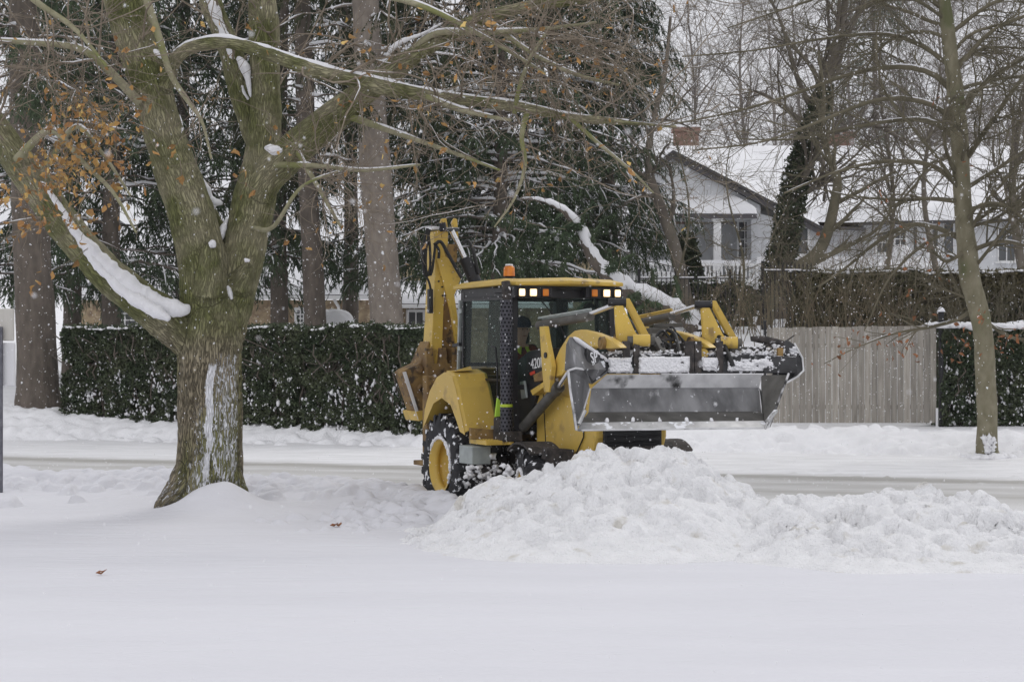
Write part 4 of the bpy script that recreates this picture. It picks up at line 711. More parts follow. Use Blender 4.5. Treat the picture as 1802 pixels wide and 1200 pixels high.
def reeds(A_, B_, z0, h, n, label, m='reed', spread=.5):
    A_ = np.array(A_,float); B_ = np.array(B_,float); c = (A_+B_)/2; root = empty('brushwood', (*c,z0)); tag(root, label, 'shrubs'); off = np.array(root.location)
    s = rng.random((n,1)); b = A_+(B_-A_)*s+rng.normal(0,spread,(n,2)); p = np.zeros((n,7,3)); p[:,0,:2] = b; p[:,0,2] = z0; d = nrm(np.c_[rng.normal(0,.22,(n,2)),np.ones(n)]); hh = h*rng.uniform(.5,1.1,n)
    for j in range(1,7): d = nrm(d+rng.normal(0,.09,(n,3))); p[:,j] = p[:,j-1]+d*(hh/6)[:,None]
    r = np.linspace(.011,.005,7)[None]*np.ones((n,1)); A1,r1 = grow(p,r,4,(.25,1),(.3,.9),(20,55),5,.01,.12,.6,.004,.5); A2,r2 = grow(A1,r1,2,(.2,1),(.15,.4),(20,55),4,.01,.12,.6,.004,.5)
    a = Acc(); a.add(*tubes(p,r,4)); a.add(*tubes(A1,r1,3)); a.add(*tubes(A2,r2,3)); a.build('stems', M[m], root, off)
    root.children[0]['kind'] = 'stuff'
reeds((3.6,49.5),(6.0,49.5),2.0,1.8,55,'tangle of brown brushwood behind the raised bucket')
reeds((6.0,49.3),(9.6,49.3),1.9,2.3,120,'tall brown canes standing above the plank fence')
reeds((9.6,49.5),(13.5,49.5),1.9,2.0,80,'olive brown brushwood behind the right hedge','twig_green')
reeds((8.0,58),(11.5,58),3.2,2.2,60,'thin stems with seed heads in front of the snowy terrace','twig')
# ------------------------------------------------------------------ the backhoe loader
CA, SA, OX, OY = math.cos(math.radians(24)), math.sin(math.radians(24)), .144, 26.17
def mx_(px, Yl): k = (px-901)/F0; return (k*OY+k*SA*Yl-OX-CA*Yl)/(SA+k*CA)
def my_(px, X): k = (px-901)/F0; return (k*OY-k*CA*X-OX-SA*X)/(CA-k*SA)
def mz_(py, X, Yl): return H0-(py-600)/F0*(OY-CA*X+SA*Yl)
def pX(px, py, X): Yl = my_(px,X); return np.array([X,Yl,mz_(py,X,Yl)])       # point on the plane X = const
def pY(px, py, Yl): X = mx_(px,Yl); return np.array([X,Yl,mz_(py,X,Yl)])      # point on the plane Y = const
def W2M(p): a, b = p[0]-OX, p[1]-OY; return np.array([SA*a-CA*b, CA*a+SA*b, p[2]])
def pW(px, py, D): return W2M(P(px,py,D))
def text_mesh(name, tc, m, parent):
    t = bpy.data.objects.new('tmp', tc); COL.objects.link(t); dg = bpy.context.evaluated_depsgraph_get(); me = bpy.data.meshes.new_from_object(t.evaluated_get(dg)); bpy.data.objects.remove(t); bpy.data.curves.remove(tc)
    me.materials.clear(); me.name = name; return link(name, me, m, parent)
def machine():
    root = empty('backhoe_loader', (OX,OY,0), math.atan2(-CA,SA)); tag(root, 'yellow backhoe loader with cab lights on and a wide raised snow bucket', 'backhoe loader')
    def B(name, m, mb, parent=root, bevel=0): return mb.build(name, M[m], parent, bevel)
    def sub(name, parent=root): return empty(name, (0,0,0), 0, parent)
    # ---------------- wheels
    def wheel(X, Yl, R, W, rim, side, steer=0, lugs=22):
        e = empty('wheel', (X,Yl,R-.02), steer, root); h = W/2
        t = MB(); t.lathe([(-h*.80,rim*1.02),(-h*.98,rim*1.22),(-h,R*.72),(-h*.97,R*.86),(-h*.80,R*.945),(-h*.4,R*.965),(0,R*.97),(h*.4,R*.965),(h*.8,R*.945),(h*.97,R*.86),(h,R*.72),(h*.98,rim*1.22),(h*.80,rim*1.02)],(0,0,0),'y',64)
        for i in range(lugs):
            for sgn in (-1,1):
                a = 2*math.pi*(i+(.5 if sgn>0 else 0))/lugs; V = []
                for (yy,da,r0,r1) in ((.02,0.10,R*.95,R),(.95,-.13,R*.93,R*.985),(1.0,-.15,R*.80,R*.90)):
                    for dw in (-.055,.055):
                        for rr in (r0-.02,r1): V.append((rr*math.cos(a+da+dw*.65/R*1.0), sgn*h*yy, rr*math.sin(a+da+dw*.65/R)))
                t.add(V, [(0,1,3,2),(0,4,5,1),(1,5,7,3),(3,7,6,2),(4,8,9,5),(5,9,11,7),(7,11,10,6),(8,10,11,9)])
        t.build('tyre', M['rubber'], e)
        s = side; f = MB(); f.lathe([(s*h*.98,rim*1.06),(s*h*.98,rim*.98),(s*h*.80,rim*.93),(s*h*.78,rim*.86),(s*h*.5,rim*.84),(s*h*.46,rim*.90),(s*h*.2,rim*.88),(s*h*.15,rim*.70),(s*h*.05,rim*.62),(s*h*.05,rim*.3),(s*h*.25,rim*.28),(s*h*.27,.01)],(0,0,0),'y',48)
        for k in range(8): a = k*math.pi/4; f.lathe([(s*h*.04,.018),(s*h*.14,.018),(s*h*.14,.001)],(rim*.46*math.cos(a),0,rim*.46*math.sin(a)),'y',6)
        f.build('rim', M['yellow'], e)
        g = MB(); n_ = 48; 
        for k in range(n_):
            if random.random()<.75: a = 2*math.pi*k/n_; g.box((rim*1.03*math.cos(a), s*h*.985, rim*1.03*math.sin(a)),(.05,.03,.05))
        v,f_ = blobs(np.array([(rim*1.04*math.cos(a), s*h*.97, rim*1.04*math.sin(a)) for a in np.linspace(-.6,2.6,34)]), rng.uniform(.012,.03,34), 1.); g = MB(); g.add(v,f_,True); g.build('snow_ring', M['branch_snow'], e)
        return e
    wheel(0,-.93,.66,.46,.335,-1); wheel(0,.93,.66,.46,.335,1); wheel(2.2,-.86,.49,.33,.23,-1,-.25,20); wheel(2.2,.86,.49,.33,.23,1,-.25,20)
    for s in (-1,1):   # front mudguards: ragged dark caps over the front tyres
        m = MB(); V = []; K = 12
        for i in range(K):
            a = math.radians(52+76*i/(K-1)+(3*math.sin(i*2.1))); 
            for yy in (-.2,.2): 
                for rr in (.535,.56): V.append((2.2+rr*math.cos(a), s*.86+yy, .47+rr*math.sin(a)))
        Fs = []
        for i in range(K-1): b = 4*i; Fs += [(b,b+4,b+6,b+2),(b+1,b+3,b+7,b+5),(b,b+1,b+5,b+4),(b+2,b+6,b+7,b+3)]
        Fs += [(0,2,3,1),(4*K-4,4*K-3,4*K-1,4*K-2)]; m.add(V,Fs); B('front_mudguard','dark_grime',m)
    # ---------------- chassis, axles
    m = MB(); m.box((1.15,0,.72),(3.3,.6,.36)); m.box((2.2,0,.5),(.2,1.45,.2)); m.box((0,0,.62),(.34,1.5,.3)); m.lathe([(-.22,.2),(0,.27),(.22,.2)],(2.2,0,.5),'y',16,True); m.box((2.95,0,.85),(.5,.75,.3)); B('chassis','dark_grime',m,bevel=.01)
    m = MB(); m.plate([pX(955,786,2.55),pX(1003,790,2.55),pX(1000,815,2.55),pX(968,822,2.55),pX(952,806,2.55)],(1,0,0),.12); B('axle_bracket','dark_grime',m,bevel=.008)
    # ---------------- bonnet
    hw = .46; m = MB(); pr = [(1.38,.78),(2.9,.86),(3.02,1.1),(3.02,1.55),(2.9,1.72),(2.2,1.84),(1.38,1.95)]
    m.plate([(x,-hw,z) for x,z in pr],(0,1,0),2*hw); B('bonnet','yellow',m,bevel=.04)
    m = MB()
    for s in (-1,1):
        m.plate([(1.7,s*(hw+.004),.95),(2.0,s*(hw+.004),.9),(2.55,s*(hw+.004),.92),(2.72,s*(hw+.004),1.1),(2.72,s*(hw+.004),1.5),(1.62,s*(hw+.004),1.62)],(0,s,0),.012)
    B('side_panel','yellow',m,bevel=.006)
    m = MB()
    for a,b in (((1.72,.93),(1.64,1.6)),((2.0,.88),(1.72,.93)),((2.0,.88),(2.55,.9)),((2.55,.9),(2.74,1.1)),((2.74,1.1),(2.74,1.5))): m.bar((a[0],-hw-.018,a[1]),(b[0],-hw-.018,b[1]),.008,.014,up=(0,1,0))
    B('panel_seam','black',m)
    m = MB(); m.box((3.03,0,1.2),(.05,.74,.62))
    for k in range(10): m.box((3.062,0,.93+k*.06),(.02,.70,.022))
    B('grille','black',m,bevel=.01)
    m = MB(); m.box((3.08,0,.80),(.22,.86,.22)); m.box((3.0,0,.66),(.3,.6,.12)); B('front_bumper','dark_grime',m,bevel=.02)
    # black engine bay side with the model number
    m = MB(); m.plate([pY(903,640,-.5),pY(930,618,-.5),pY(962,612,-.5),pY(960,655,-.5),pY(946,690,-.5),pY(930,740,-.5),pY(905,765,-.5)],(0,1,0),.2); B('engine_cover','black',m,bevel=.01)
    q = [pY(933,628,-.53),pY(956,618,-.53),pY(960,652,-.53),pY(934,664,-.53)]; m = MB(); m.plate(q,(0,1,0),.02); dec = B('decal','black',m)
    tc = bpy.data.curves.new('model_number','FONT'); tc.body = '420F'; tc.size = .16; tc.extrude = .002; tc.align_x = 'CENTER'; tc.align_y = 'CENTER'; to = text_mesh('model_number', tc, M['letter'], dec)
    c = sum(q)/4; to.location = (c[0],-.536,c[2]+.005); to.rotation_euler = (math.pi/2,-math.radians(5),0); to.scale = (1.15,1.1,1)
    m = MB(); m.plate([pY(932,656,-.535),pY(941,652,-.535),pY(942,657,-.535),pY(934,661,-.535)],(0,-1,0),.004); m.build('red_stripe', M['red_mark'], dec)
    m = MB(); m.plate([pY(933,687,-.6),pY(960,669,-.6),pY(964,676,-.6),pY(937,696,-.6)],(0,1,0),.12); B('side_guard','yellow_clean',m,bevel=.006)
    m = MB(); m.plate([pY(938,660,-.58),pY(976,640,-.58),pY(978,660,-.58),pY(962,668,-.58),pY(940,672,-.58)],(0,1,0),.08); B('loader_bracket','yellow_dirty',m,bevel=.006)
    m = MB(); m.plate([pY(918,672,-.52),pY(926,670,-.52),pY(930,700,-.52),pY(921,702,-.52)],(0,-1,0),.03); B('reservoir','pole_grey',m,bevel=.008)
    # ---------------- rear mudguards
    for s in (-1,1):
        pr = [(-.56,1.14),(-.5,1.36),(-.34,1.58),(-.1,1.76),(.16,1.83),(.40,1.78),(.52,1.62),(.80,1.10),(.66,1.10),(.56,1.22),(.36,1.42),(.06,1.50),(-.22,1.42),(-.44,1.22)]
        n = len(pr); yo, ym, yi = s*1.15, s*1.10, s*.68; m = MB()
        outer = [(x,yo,z-.03 if i<8 else z) for i,(x,z) in enumerate(pr)]; V = outer+[(x,ym,z) for x,z in pr]+[(x,yi,z+(.02 if i<7 else 0)) for i,(x,z) in enumerate(pr)]
        Fs = [tuple(range(n)) if s<0 else tuple(range(n))[::-1]]
        for L_ in (0,n):
            for i in range(n): j = (i+1)%n; Fs.append((L_+i,L_+j,L_+n+j,L_+n+i))
        Fs.append(tuple(range(2*n,3*n))); m.add(V,Fs); g = B('rear_mudguard','yellow',m,bevel=.012)
        m = MB(); m.plate([(-.05,s*.82,1.832),(.2,s*.82,1.875),(.36,s*.86,1.835),(.30,s*1.06,1.82),(.05,s*1.08,1.82),(-.12,s*1.0,1.79)],(0,0,1),.012); m.build('cover_plate', M['yellow'], g, .004)
        if s<0: m = MB(); m.plate([(.80,-.80,1.16),(.80,-.70,1.16),(.80,-.70,1.12),(.80,-.80,1.12)],(1,0,0),.006); m.build('sticker', M['sign_beige'], g)
    m = MB(); m.lathe([(-1.12,.70),(-.70,.70)],(0,0,.62),'y',40); 
    # ---------------- steps and tool box on the visible side
    st = [pX(823,775,1.05),pX(878,778,1.05)]
    m = MB(); z = .98; m.box((1.12,-.93,z),(.52,.36,.05)); t = m
    for i in range(7):
        for k in range(9): t.lathe([(z+.025,.011),(z+.034,.007),(z+.034,.001)],(.92+i*.065,-1.08+k*.038,0),'z',6)
    for k in range(9): t.lathe([(1.381,.011),(1.387,.008),(1.387,.001)],(0,-1.08+k*.038,z+.002),'x',6)
    B('step','yellow_clean',m)
    m = MB(); m.plate([pX(825,752,.95),pX(868,756,.95),pX(868,774,.95),pX(825,772,.95)],(1,0,0),.06); B('sill','yellow_dirty',m,bevel=.006)
    m = MB(); c0 = pX(847,801,1.2); m.box((1.0,c0[1],c0[2]),(.4,.25,.22)); B('tool_box','pole_grey',m,bevel=.012)
    m = MB(); c0 = pX(851,828,1.05); m.box((1.0,c0[1]+.02,c0[2]),(.3,.34,.1)); m.box((1.05,c0[1]-.05,c0[2]+.09),(.12,.2,.12)); m.bar(pX(833,838,1.1),pX(862,850,1.1),.12,.05); m.bar(pX(862,845,1.1),pX(868,800,1.1),.05,.07); B('lower_frame','dark_grime',m,bevel=.01)
    qv = []; 
    for px,py in ((822,838),(828,828),(835,826),(842,842),(850,838),(858,834),(861,845),(866,815),(868,825),(869,838),(846,846),(833,840),(870,808),(893,822),(897,832)): qv.append(pX(px+random.uniform(-2,2),py,1.15 if px<890 else 2.55))
    qv = np.repeat(np.array(qv),6,0)+rng.normal(0,.035,(len(qv)*6,3)); v,f_ = blobs(qv, rng.uniform(.012,.042,len(qv)), .8, .7); g = MB(); g.add(v,f_,True); B('caked_snow','branch_snow',g)
    # ---------------- cab
    cab = sub('cab'); X0, X1, W, zb, zt = -.38, 1.2, .70, 1.12, 2.83
    m = MB(); m.box((.42,0,1.13),(1.7,1.3,.10)); m.box((-.36,0,1.45),(.08,1.36,.62))
    def pil(a, b, w=.08, d=.08): m.bar(a,b,w,d,up=(1,0,0) if abs(b[2]-a[2])>abs(b[0]-a[0]) else (0,0,1))
    for s in (-1,1):
        pil((X1,s*(W-.03),1.62),(X1-.05,s*(W-.05),zt),.07,.10); pil((X1+.02,s*(W-.04),1.12),(X1,s*(W-.03),1.62),.07,.10)
        pil((X0+.02,s*(W-.03),1.35),(X0+.06,s*(W-.05),zt),.11,.12); pil((.86 if s>0 else .80,s*(W-.03),1.15),(.76,s*(W-.04),zt),.05,.05) if s>0 else None
        pil((X0,s*(W-.05),zt-.03),(X1,s*(W-.05),zt-.03),.10,.13); pil((X0,s*(W-.04),1.18),(X1,s*(W-.04),1.16),.07,.1)
    pil((X1-.02,-W,zt-.05),(X1-.02,W,zt-.05),.09,.12); pil((X1+.01,-W,1.64),(X1+.01,W,1.64),.06,.06); pil((X0+.03,-W,zt-.05),(X0+.03,W,zt-.05),.1,.14); pil((X0,-W,1.9),(X0,W,1.9),.05,.05)
    m.box((X0+.03,.05,2.35),(.05,.06,.9)); m.build('frame', M['black'], cab, .008)
    # roof: shallow yellow shell overhanging, with a darker visor below
    rf = MB(); A_ = [(X0-.14,-W-.06),(X0-.14,W+.06),(X1-.1,W+.1),(X1+.2,W+.02),(X1+.24,0),(X1+.2,-W-.02),(X1-.1,-W-.1)]
    zr = [2.86,2.86,2.88,2.87,2.89,2.87,2.88]; n = len(A_); V = [(x,y,z) for (x,y),z in zip(A_,zr)]+[(x,y,z+.045) for (x,y),z in zip(A_,zr)]+[(x*.86+.04,y*.86,z+.085) for (x,y),z in zip(A_,zr)]
    rf.add(V,[tuple(range(n))]+[(i,i+n,(i+1)%n+n,(i+1)%n) for i in range(n)]+[(i+n,i+2*n,(i+1)%n+2*n,(i+1)%n+n) for i in range(n)]+[tuple(range(2*n,3*n))[::-1]]); rfo = rf.build('roof', M['yellow_clean'], cab, .012)
    m = MB()
    for s in (-1,1): m.box((X1+.08,s*.475,2.79),(.17,.50,.14)); m.box((X1-.2,s*(W+.01),2.82),(.5,.07,.07))
    m.box((X1+.04,0,2.845),(.12,1.3,.035)); m.build('visor', M['black'], cab, .015)
    def lamp(y, w, mname, name):
        l = MB(); l.box((X1+.165,y,2.785),(.05,w+.022,.108)); o = l.build(name, M['black'], cab, .006); l = MB(); l.box((X1+.195,y,2.785),(.02,w,.086)); l.build('lens', M[mname], o, .012)
        if mname=='lamp': l = MB(); l.lathe([(0,.001),(0,.03),(.006,.026),(.008,.001)][1:],(X1+.205,y,2.785),'x',16); l.build('bulb', M['bulb'], o)
    for s in (-1,1): lamp(s*.645,.078,'lamp','work_light'); lamp(s*.495,.09,'lamp','work_light'); lamp(s*.33,.078,'orange','indicator')
    b0 = pX(896,478,.75); m = MB(); m.lathe([(0,.075),(.035,.075),(.035,.055),(.06,.055)],(.75,b0[1],2.945),'z',20,True); bo = m.build('beacon', M['black'], cab)
    m = MB(); m.lathe([(0,.072),(.10,.068),(.125,.05),(.13,.001)],(.75,b0[1],3.0),'z',20); m.build('lens', M['orange'], bo)
    m = MB(); m.lathe([(0,.05),(.018,.045),(.022,.001)],(.75,b0[1],3.13),'z',12); m.build('snow_cap', M['branch_snow'], bo)
    # glass
    def pane(pts, n, name='window'): m = MB(); m.plate(pts,n,.008); m.build(name, M['glass'], cab)
    pane([(X1+.0,-W+.06,1.67),(X1+.0,W-.06,1.67),(X1-.035,W-.08,2.74),(X1-.035,-W+.08,2.74)],(1,0,0),'windscreen')
    pane([(X0+.04,-W+.08,1.9),(X0+.04,W-.08,1.9),(X0+.06,W-.08,2.72),(X0+.06,-W+.08,2.72)],(1,0,0),'rear_window')
    for s in (-1,1):
        # door with rounded frame that tapers forward at the foot
        pts = [(X0+.13,2.72),(X0+.12,1.75),(X0+.35,1.45),(.55,1.18),(.98,1.18),(1.02,1.7),(1.0,2.72)]; yy = s*(W+.01); m = MB()
        for a,b in zip(pts,pts[1:]+pts[:1]): m.bar((a[0],yy,a[1]),(b[0],yy,b[1]),.035,.05,up=(0,1,0))
        m.bar((X0+.13,yy,1.72),(1.0,yy,1.72),.03,.03,up=(0,1,0)); d = m.build('door', M['black'], cab, .005)
        m = MB(); m.plate([(x,yy,z) for x,z in pts],(0,s,0),.008); m.build('window', M['glass'], cab)
        m = MB(); m.tube([(.93,yy+s*.05,1.5),(.96,yy+s*.07,1.55),(.96,yy+s*.07,1.9),(.90,yy+s*.07,2.12),(.78,yy+s*.07,2.14)],.012,8); m.build('grab_handle', M['black'], cab)
        pane([(1.04,s*(W-.0),1.7),(1.14,s*(W-.0),1.7),(1.11,s*(W-.0),2.72),(1.03,s*(W-.0),2.72)],(0,s,0))
    m = MB(); m.bar((X0-.02,-W-.03,1.74),(X0+.04,-W-.03,2.72),.035,.05,up=(0,1,0)); m.box((X0-.01,-W-.03,1.78),(.07,.05,.07)); m.box((X0+.03,-W-.03,2.1),(.07,.05,.06)); m.box((X0+.07,-W-.03,2.58),(.07,.05,.06)); m.build('grab_rail', M['pole_grey'], cab, .01)
    m = MB(); m.plate([(X0-.16,-W-.02,2.16),(X0+.06,-W-.02,2.18),(X0+.06,-W-.02,2.14),(X0-.16,-W-.02,2.12)],(0,-1,0),.04); m.build('latch', M['black'], cab)
    # interior: seat, console, wheel, dash, mirror
    m = MB(); m.box((.22,-.05,1.5),(.5,.5,.14)); m.box((-.02,-.05,1.85),(.12,.48,.62)); m.box((-.02,-.05,2.24),(.10,.28,.16)); m.box((.22,-.05,1.3),(.3,.3,.3)); m.build('seat', M['seat'], cab, .04)
    m = MB(); m.box((1.05,.05,1.5),(.22,.7,.55)); m.box((.3,.45,1.5),(.6,.2,.6)); m.bar((1.0,-.12,1.4),(.86,-.12,1.86),.09,.09,up=(0,1,0)); m.build('console', M['seat'], cab, .03)
    a = np.linspace(0,2*np.pi,25); m = MB(); m.tube([(.84+.07*math.cos(t)*1.0-.0,-.12+.19*math.sin(t),1.9+.17*math.cos(t)*.5) for t in a],.014,8,False)
    for t in (0,2.1,4.2): m.bar((.85,-.12,1.89),(.84+.07*math.cos(t),-.12+.19*math.sin(t),1.9+.085*math.cos(t)),.012,.02)
    m.build('steering_wheel', M['black'], cab)
    m = MB(); m.lathe([(-.01,.08),(.012,.08),(.02,.001)],(X1-.1,.40,2.60),'x',16,True); m.bar((X1-.08,.40,2.60),(X1-.06,.44,2.74),.02,.02); m.build('mirror', M['black'], cab)
    m = MB(); m.tube([(X1+.03,-.30,2.68),(X1+.04,-.1,2.45),(X1+.05,.05,2.15),(X1+.05,.12,1.85)],.008,6); m.tube([(X1+.05,-.05,1.7),(X1+.05,.1,2.2)],.012,6); m.build('wiper', M['black'], cab)
    m = MB(); a0 = pW(936,596,24.55)
    # ---------------- perforated exhaust guard
    exy = my_(891,1.32); zb_, zt_ = mz_(762,1.32,exy), mz_(528,1.32,exy); m = MB(); m.lathe([(zb_,.074),(zt_,.074)],(1.32,exy,0),'z',32,True); nf_ = len(m.f)
    hm_ = m; rows = 34
    for i in range(rows):
        for k in range(10):
            a = 2*math.pi*(k+.5*(i%2))/10; z = zb_+.04+(zt_-zb_-.08)*i/(rows-1); c = np.array([1.32+.0752*math.cos(a), exy+.0752*math.sin(a), z]); t = np.array([-math.sin(a),math.cos(a),0]); 
            pts = [c+t*.013*math.cos(b)+np.array([0,0,.014*math.sin(b)]) for b in np.linspace(0,2*math.pi,7)[:-1]]; hm_.add(pts,[tuple(range(6))])
    M['perf'] = mat('perf_metal',(.07,.07,.085),(.045,.045,.055),rough=.45,scale=9,speck=.3); ex = m.build('exhaust_guard', [M['perf'], mat('hole',(.003,.003,.003),rough=1)], root); ex.data.polygons.foreach_set('material_index', [0]*nf_+[1]*(len(m.f)-nf_))
    m = MB(); m.tube([(1.32,exy,zt_-.02),(1.32,exy,zt_+.14),(1.30,exy+.0,zt_+.22)],.055,14); m.build('stack_pipe', M['dark_grime'], ex)
    m = MB(); m.lathe([(mz_(716,1.32,exy),.078),(mz_(711,1.32,exy),.078)],(1.32,exy,0),'z',24,True); m.build('band', M['vest'], ex)
    m = MB(); m.box((1.25,exy+.05,zb_-.04),(.3,.26,.12)); m.box((1.2,exy-.02,zb_+.08),(.18,.12,.2)); B('exhaust_bracket','dark_grime',m,bevel=.01)
    m = MB(); m.plate([pX(874,700,1.1),pX(882,708,1.1),pX(883,732,1.1),pX(870,733,1.1)],(1,0,0),.03); B('reflective_tag','lime',m)
    # ---------------- loader arms
    for s in (-1,1):
        Yp = s*.56; pr = [(975,640),(986,614),(1000,592),(1012,582),(1022,580),(1048,586),(1068,594),(1078,600),(1086,606),(1092,612),(1074,614),(1046,610),(1012,628),(990,660),(978,664)]
        pts = [(mx_(a,-.60), mz_(b,mx_(a,-.60),-.60)) for a,b in pr]; m = MB(); m.plate([(x,Yp-.05,z) for x,z in pts],(0,1,0),.10); B('loader_arm','yellow',m,bevel=.012)
        m = MB(); m.lathe([(-.09,.07),(.09,.07)],(pts[6][0]-.06,Yp,pts[6][1]-.06),'y',18,True); m.lathe([(-.10,.035),(.10,.035)],(pts[6][0]-.06,Yp,pts[6][1]-.06),'y',12,True); B('arm_pin','yellow_dirty',m)
        # lift cylinder
        a = pY(921,752,-.60); b_ = pY(984,680,-.60); c = pY(1004,650,-.60); f_ = lambda p: np.array([p[0],s*.60,p[2]])
        m = MB(); m.tube([f_(a),f_(b_)],.062,14); m.tube([f_(b_)-(f_(b_)-f_(a))*.12,f_(b_)],.072,14); lc = B('lift_cylinder','steel_dark',m); m = MB(); m.tube([f_(b_),f_(c)],.03,12); m.build('rod', M['chrome'], lc)
        # upright strut by the pivot
        q = [pY(x,y,-.66) for x,y in ((953,575),(962,574),(966,600),(975,645),(970,690),(961,690),(957,640))]; m = MB(); m.plate([(p[0],s*.66-.03,p[2]) for p in q],(0,1,0),.06); st_ = B('pivot_tower','yellow_clean',m,bevel=.006)
        c = pY(965,625,-.66); m = MB(); m.lathe([(-.045,.035),(.045,.035)],(c[0],s*.66,c[2]),'y',12,True); m.build('pin', M['black'], st_)
    m = MB(); m.box((2.75,0,1.98),(.16,1.1,.14)); B('cross_tube','yellow_dirty',m,bevel=.01)
    # tilt cylinders running from the tower to the bell cranks (two, side by side)
    for (ax,ay),(bx,by),(cx,cy),D1,D2 in (((948,568),(1040,552),(1082,536),24.4,22.9),((1118,566),(1182,552),(1240,535),24.6,23.3)):
        a,b_,c = pW(ax,ay,D1),pW(bx,by,D2+.5),pW(cx,cy,D2)
        m = MB(); m.tube([a+[0,0,-.03],b_+[0,0,-.03]],.052,14); tcy = B('tilt_cylinder','steel_dark',m); m = MB(); m.tube([b_,c],.028,12); m.build('rod', M['chrome'], tcy)
        m = MB(); m.tube([a+[0,0,.055],b_+[0,0,.05]],.014,8); m.tube([a+[.0,.05,.04],b_+[.0,.05,.03]],.012,8); m.build('feed_pipe', M['yellow_clean'] if ax>1000 else M['pole_grey'], tcy)
    for (t0,t1,bq,h0,D) in (((1082,526),(1094,524),(1130,592),(1128,599),22.85),((1234,530),(1246,528),(1284,596),(1282,603),23.25)):
        for k,dd in ((0,-.0),(1,.22)):
            tx = t0[0]+k*14; q = [pW(tx-3,t0[1]+2,D+dd),pW(tx+5,t0[1],D+dd),pW(bq[0]-16+k*18,bq[1]-8,D+dd),pW(bq[0]-8+k*14,bq[1]+2,D+dd),pW(tx+2+(4 if k else 0),bq[1]-2+(0 if k else 14),D+dd)] if k==0 else [pW(tx-2,t0[1],D+dd),pW(tx+8,t0[1]-1,D+dd),pW(bq[0]+10,bq[1],D+dd),pW(bq[0]-2,bq[1]+4,D+dd)]
            m = MB(); m.plate(q,(SA*0+.9,.4,0),.035); B('bell_crank','yellow_clean',m,bevel=.006)
        c = pW(*h0,D-.1); m = MB(); d_ = W2M(P(h0[0]+20,h0[1],D-.1))-c; d_ /= np.linalg.norm(d_); m.tube([c-d_*.09,c+d_*.10],.068,18); hb = B('crank_hub','yellow_clean',m); m = MB(); m.tube([c+d_*.10,c+d_*.15],.05,14); m.tube([c-d_*.15,c-d_*.09],.05,14); m.build('pin', M['steel_dark'], hb)
        c = pW(t0[0]+4,t0[1]+6,D); m = MB(); m.tube([c-d_*.1,c+d_*.1],.045,14); B('crank_pin','black',m)
    # ---------------- snow bucket with folding wings, turned slightly against the machine
    ph = math.radians(15); X_0, Y_0 = (1195-901)/F0*22.2, 22.2
    def U(px, py, v):
        k = (px-901)/F0; u = (k*Y_0-k*math.cos(ph)*v-X_0-v*math.sin(ph))/(math.cos(ph)-k*math.sin(ph)); Y = Y_0+u*math.sin(ph)-v*math.cos(ph); return u, H0-(py-600)/F0*Y
    def bp(u, v, z): return W2M(np.array([X_0+u*math.cos(ph)+v*math.sin(ph), Y_0+u*math.sin(ph)-v*math.cos(ph), z]))
    def q_(px, py, v): u,z = U(px,py,v); return bp(u,v,z)
    fw = bp(0,1,0)-bp(0,0,0); rt = bp(1,0,0)-bp(0,0,0); bk = sub('snow_bucket')
    def BB(name, m, mb, bevel=.004): return mb.build(name, M[m], bk, bevel)
    prof = [('cutting_edge','steel_edge',(1017,1350,757,752,0),(1022,1347,743,740,-.12),.03),('floor_plate','steel_dark',(1022,1347,744,741,-.12),(1036,1340,725,724,-.45),.02),('back_plate','steel',(1036,1340,725,724,-.45),(1041,1336,683,682,-.60),.02),('top_plate','plow_snowy',(1041,1336,683,682,-.60),(1068,1342,659,658,-.52),.02)]
    for nm,mm,(a0,a1,b0,b1,v0),(c0,c1,d0,d1,v1),th in prof:
        m = MB(); m.plate([q_(a0,b0,v0),q_(a1,b1,v0),q_(c1,d1,v1),q_(c0,d0,v1)],-fw+np.array([0,0,-.5]),th); BB(nm,mm,m)
    m = MB()
    for px in (1068,1114,1161,1208,1252,1297):
        m = MB(); c = q_(px,740,-.14); v,f_ = blobs(np.array([c]), np.array([.02]), 1.6, .4); m.add(v,f_); BB('edge_bolt','branch_snow',m,0)
    m = MB()
    m = MB(); m.bar(q_(1017,757,0.012),q_(1350,753,0.012),.02,.018); BB('edge_lip','plow_snowy',m)
    # top spill guard: dark box beam with snow on it
    m = MB(); m.plate([q_(1066,658,-.55),q_(1345,657,-.55),q_(1345,624,-.62),q_(1066,622,-.62)],-fw,.20); BB('spill_guard','plow_black',m,.01)
    m = MB(); m.plate([q_(1345,657,-.5),q_(1404,657,-.42),q_(1402,628,-.48),q_(1345,625,-.56)],-fw,.2); BB('spill_guard','plow_black',m,.01)
    # plates of caked snow on the guard
    for a,b,y0,y1,th0 in ((1070,1112,629,657,.40),(1124,1214,627,657,.38),(1234,1265,628,654,.52),(1278,1400,630,655,.60)):
        n1, n2 = int((b-a)*1.1), 26; V = []; ke = []
        for jj in range(n2):
            for ii in range(n1):
                x_ = a+(b-a)*ii/(n1-1); y_ = y0+(y1-y0)*jj/(n2-1); e = min(1,min(ii,n1-1-ii)/5.,min(jj,n2-1-jj)/3.); nv = float(fbm(np.array([x_*.09]),np.array([y_*.16]),4,5)[0]); k_ = nv*.6+.4*e-th0; ke.append(k_>0)
                V.append(q_(x_,y_,-.552+.05*min(1,max(0,k_)*5)+.02*float(vnoise(np.array([x_*.5]),np.array([y_*.6]),6)[0])))
        Fs = [f for f in ((jj*n1+ii,jj*n1+ii+1,(jj+1)*n1+ii+1,(jj+1)*n1+ii) for jj in range(n2-1) for ii in range(n1-1)) if any(ke[q] for q in f)]
        g = MB(); g.add(V,Fs,True); BB('caked_snow','branch_snow',g,0)
    pts = []; rr = []
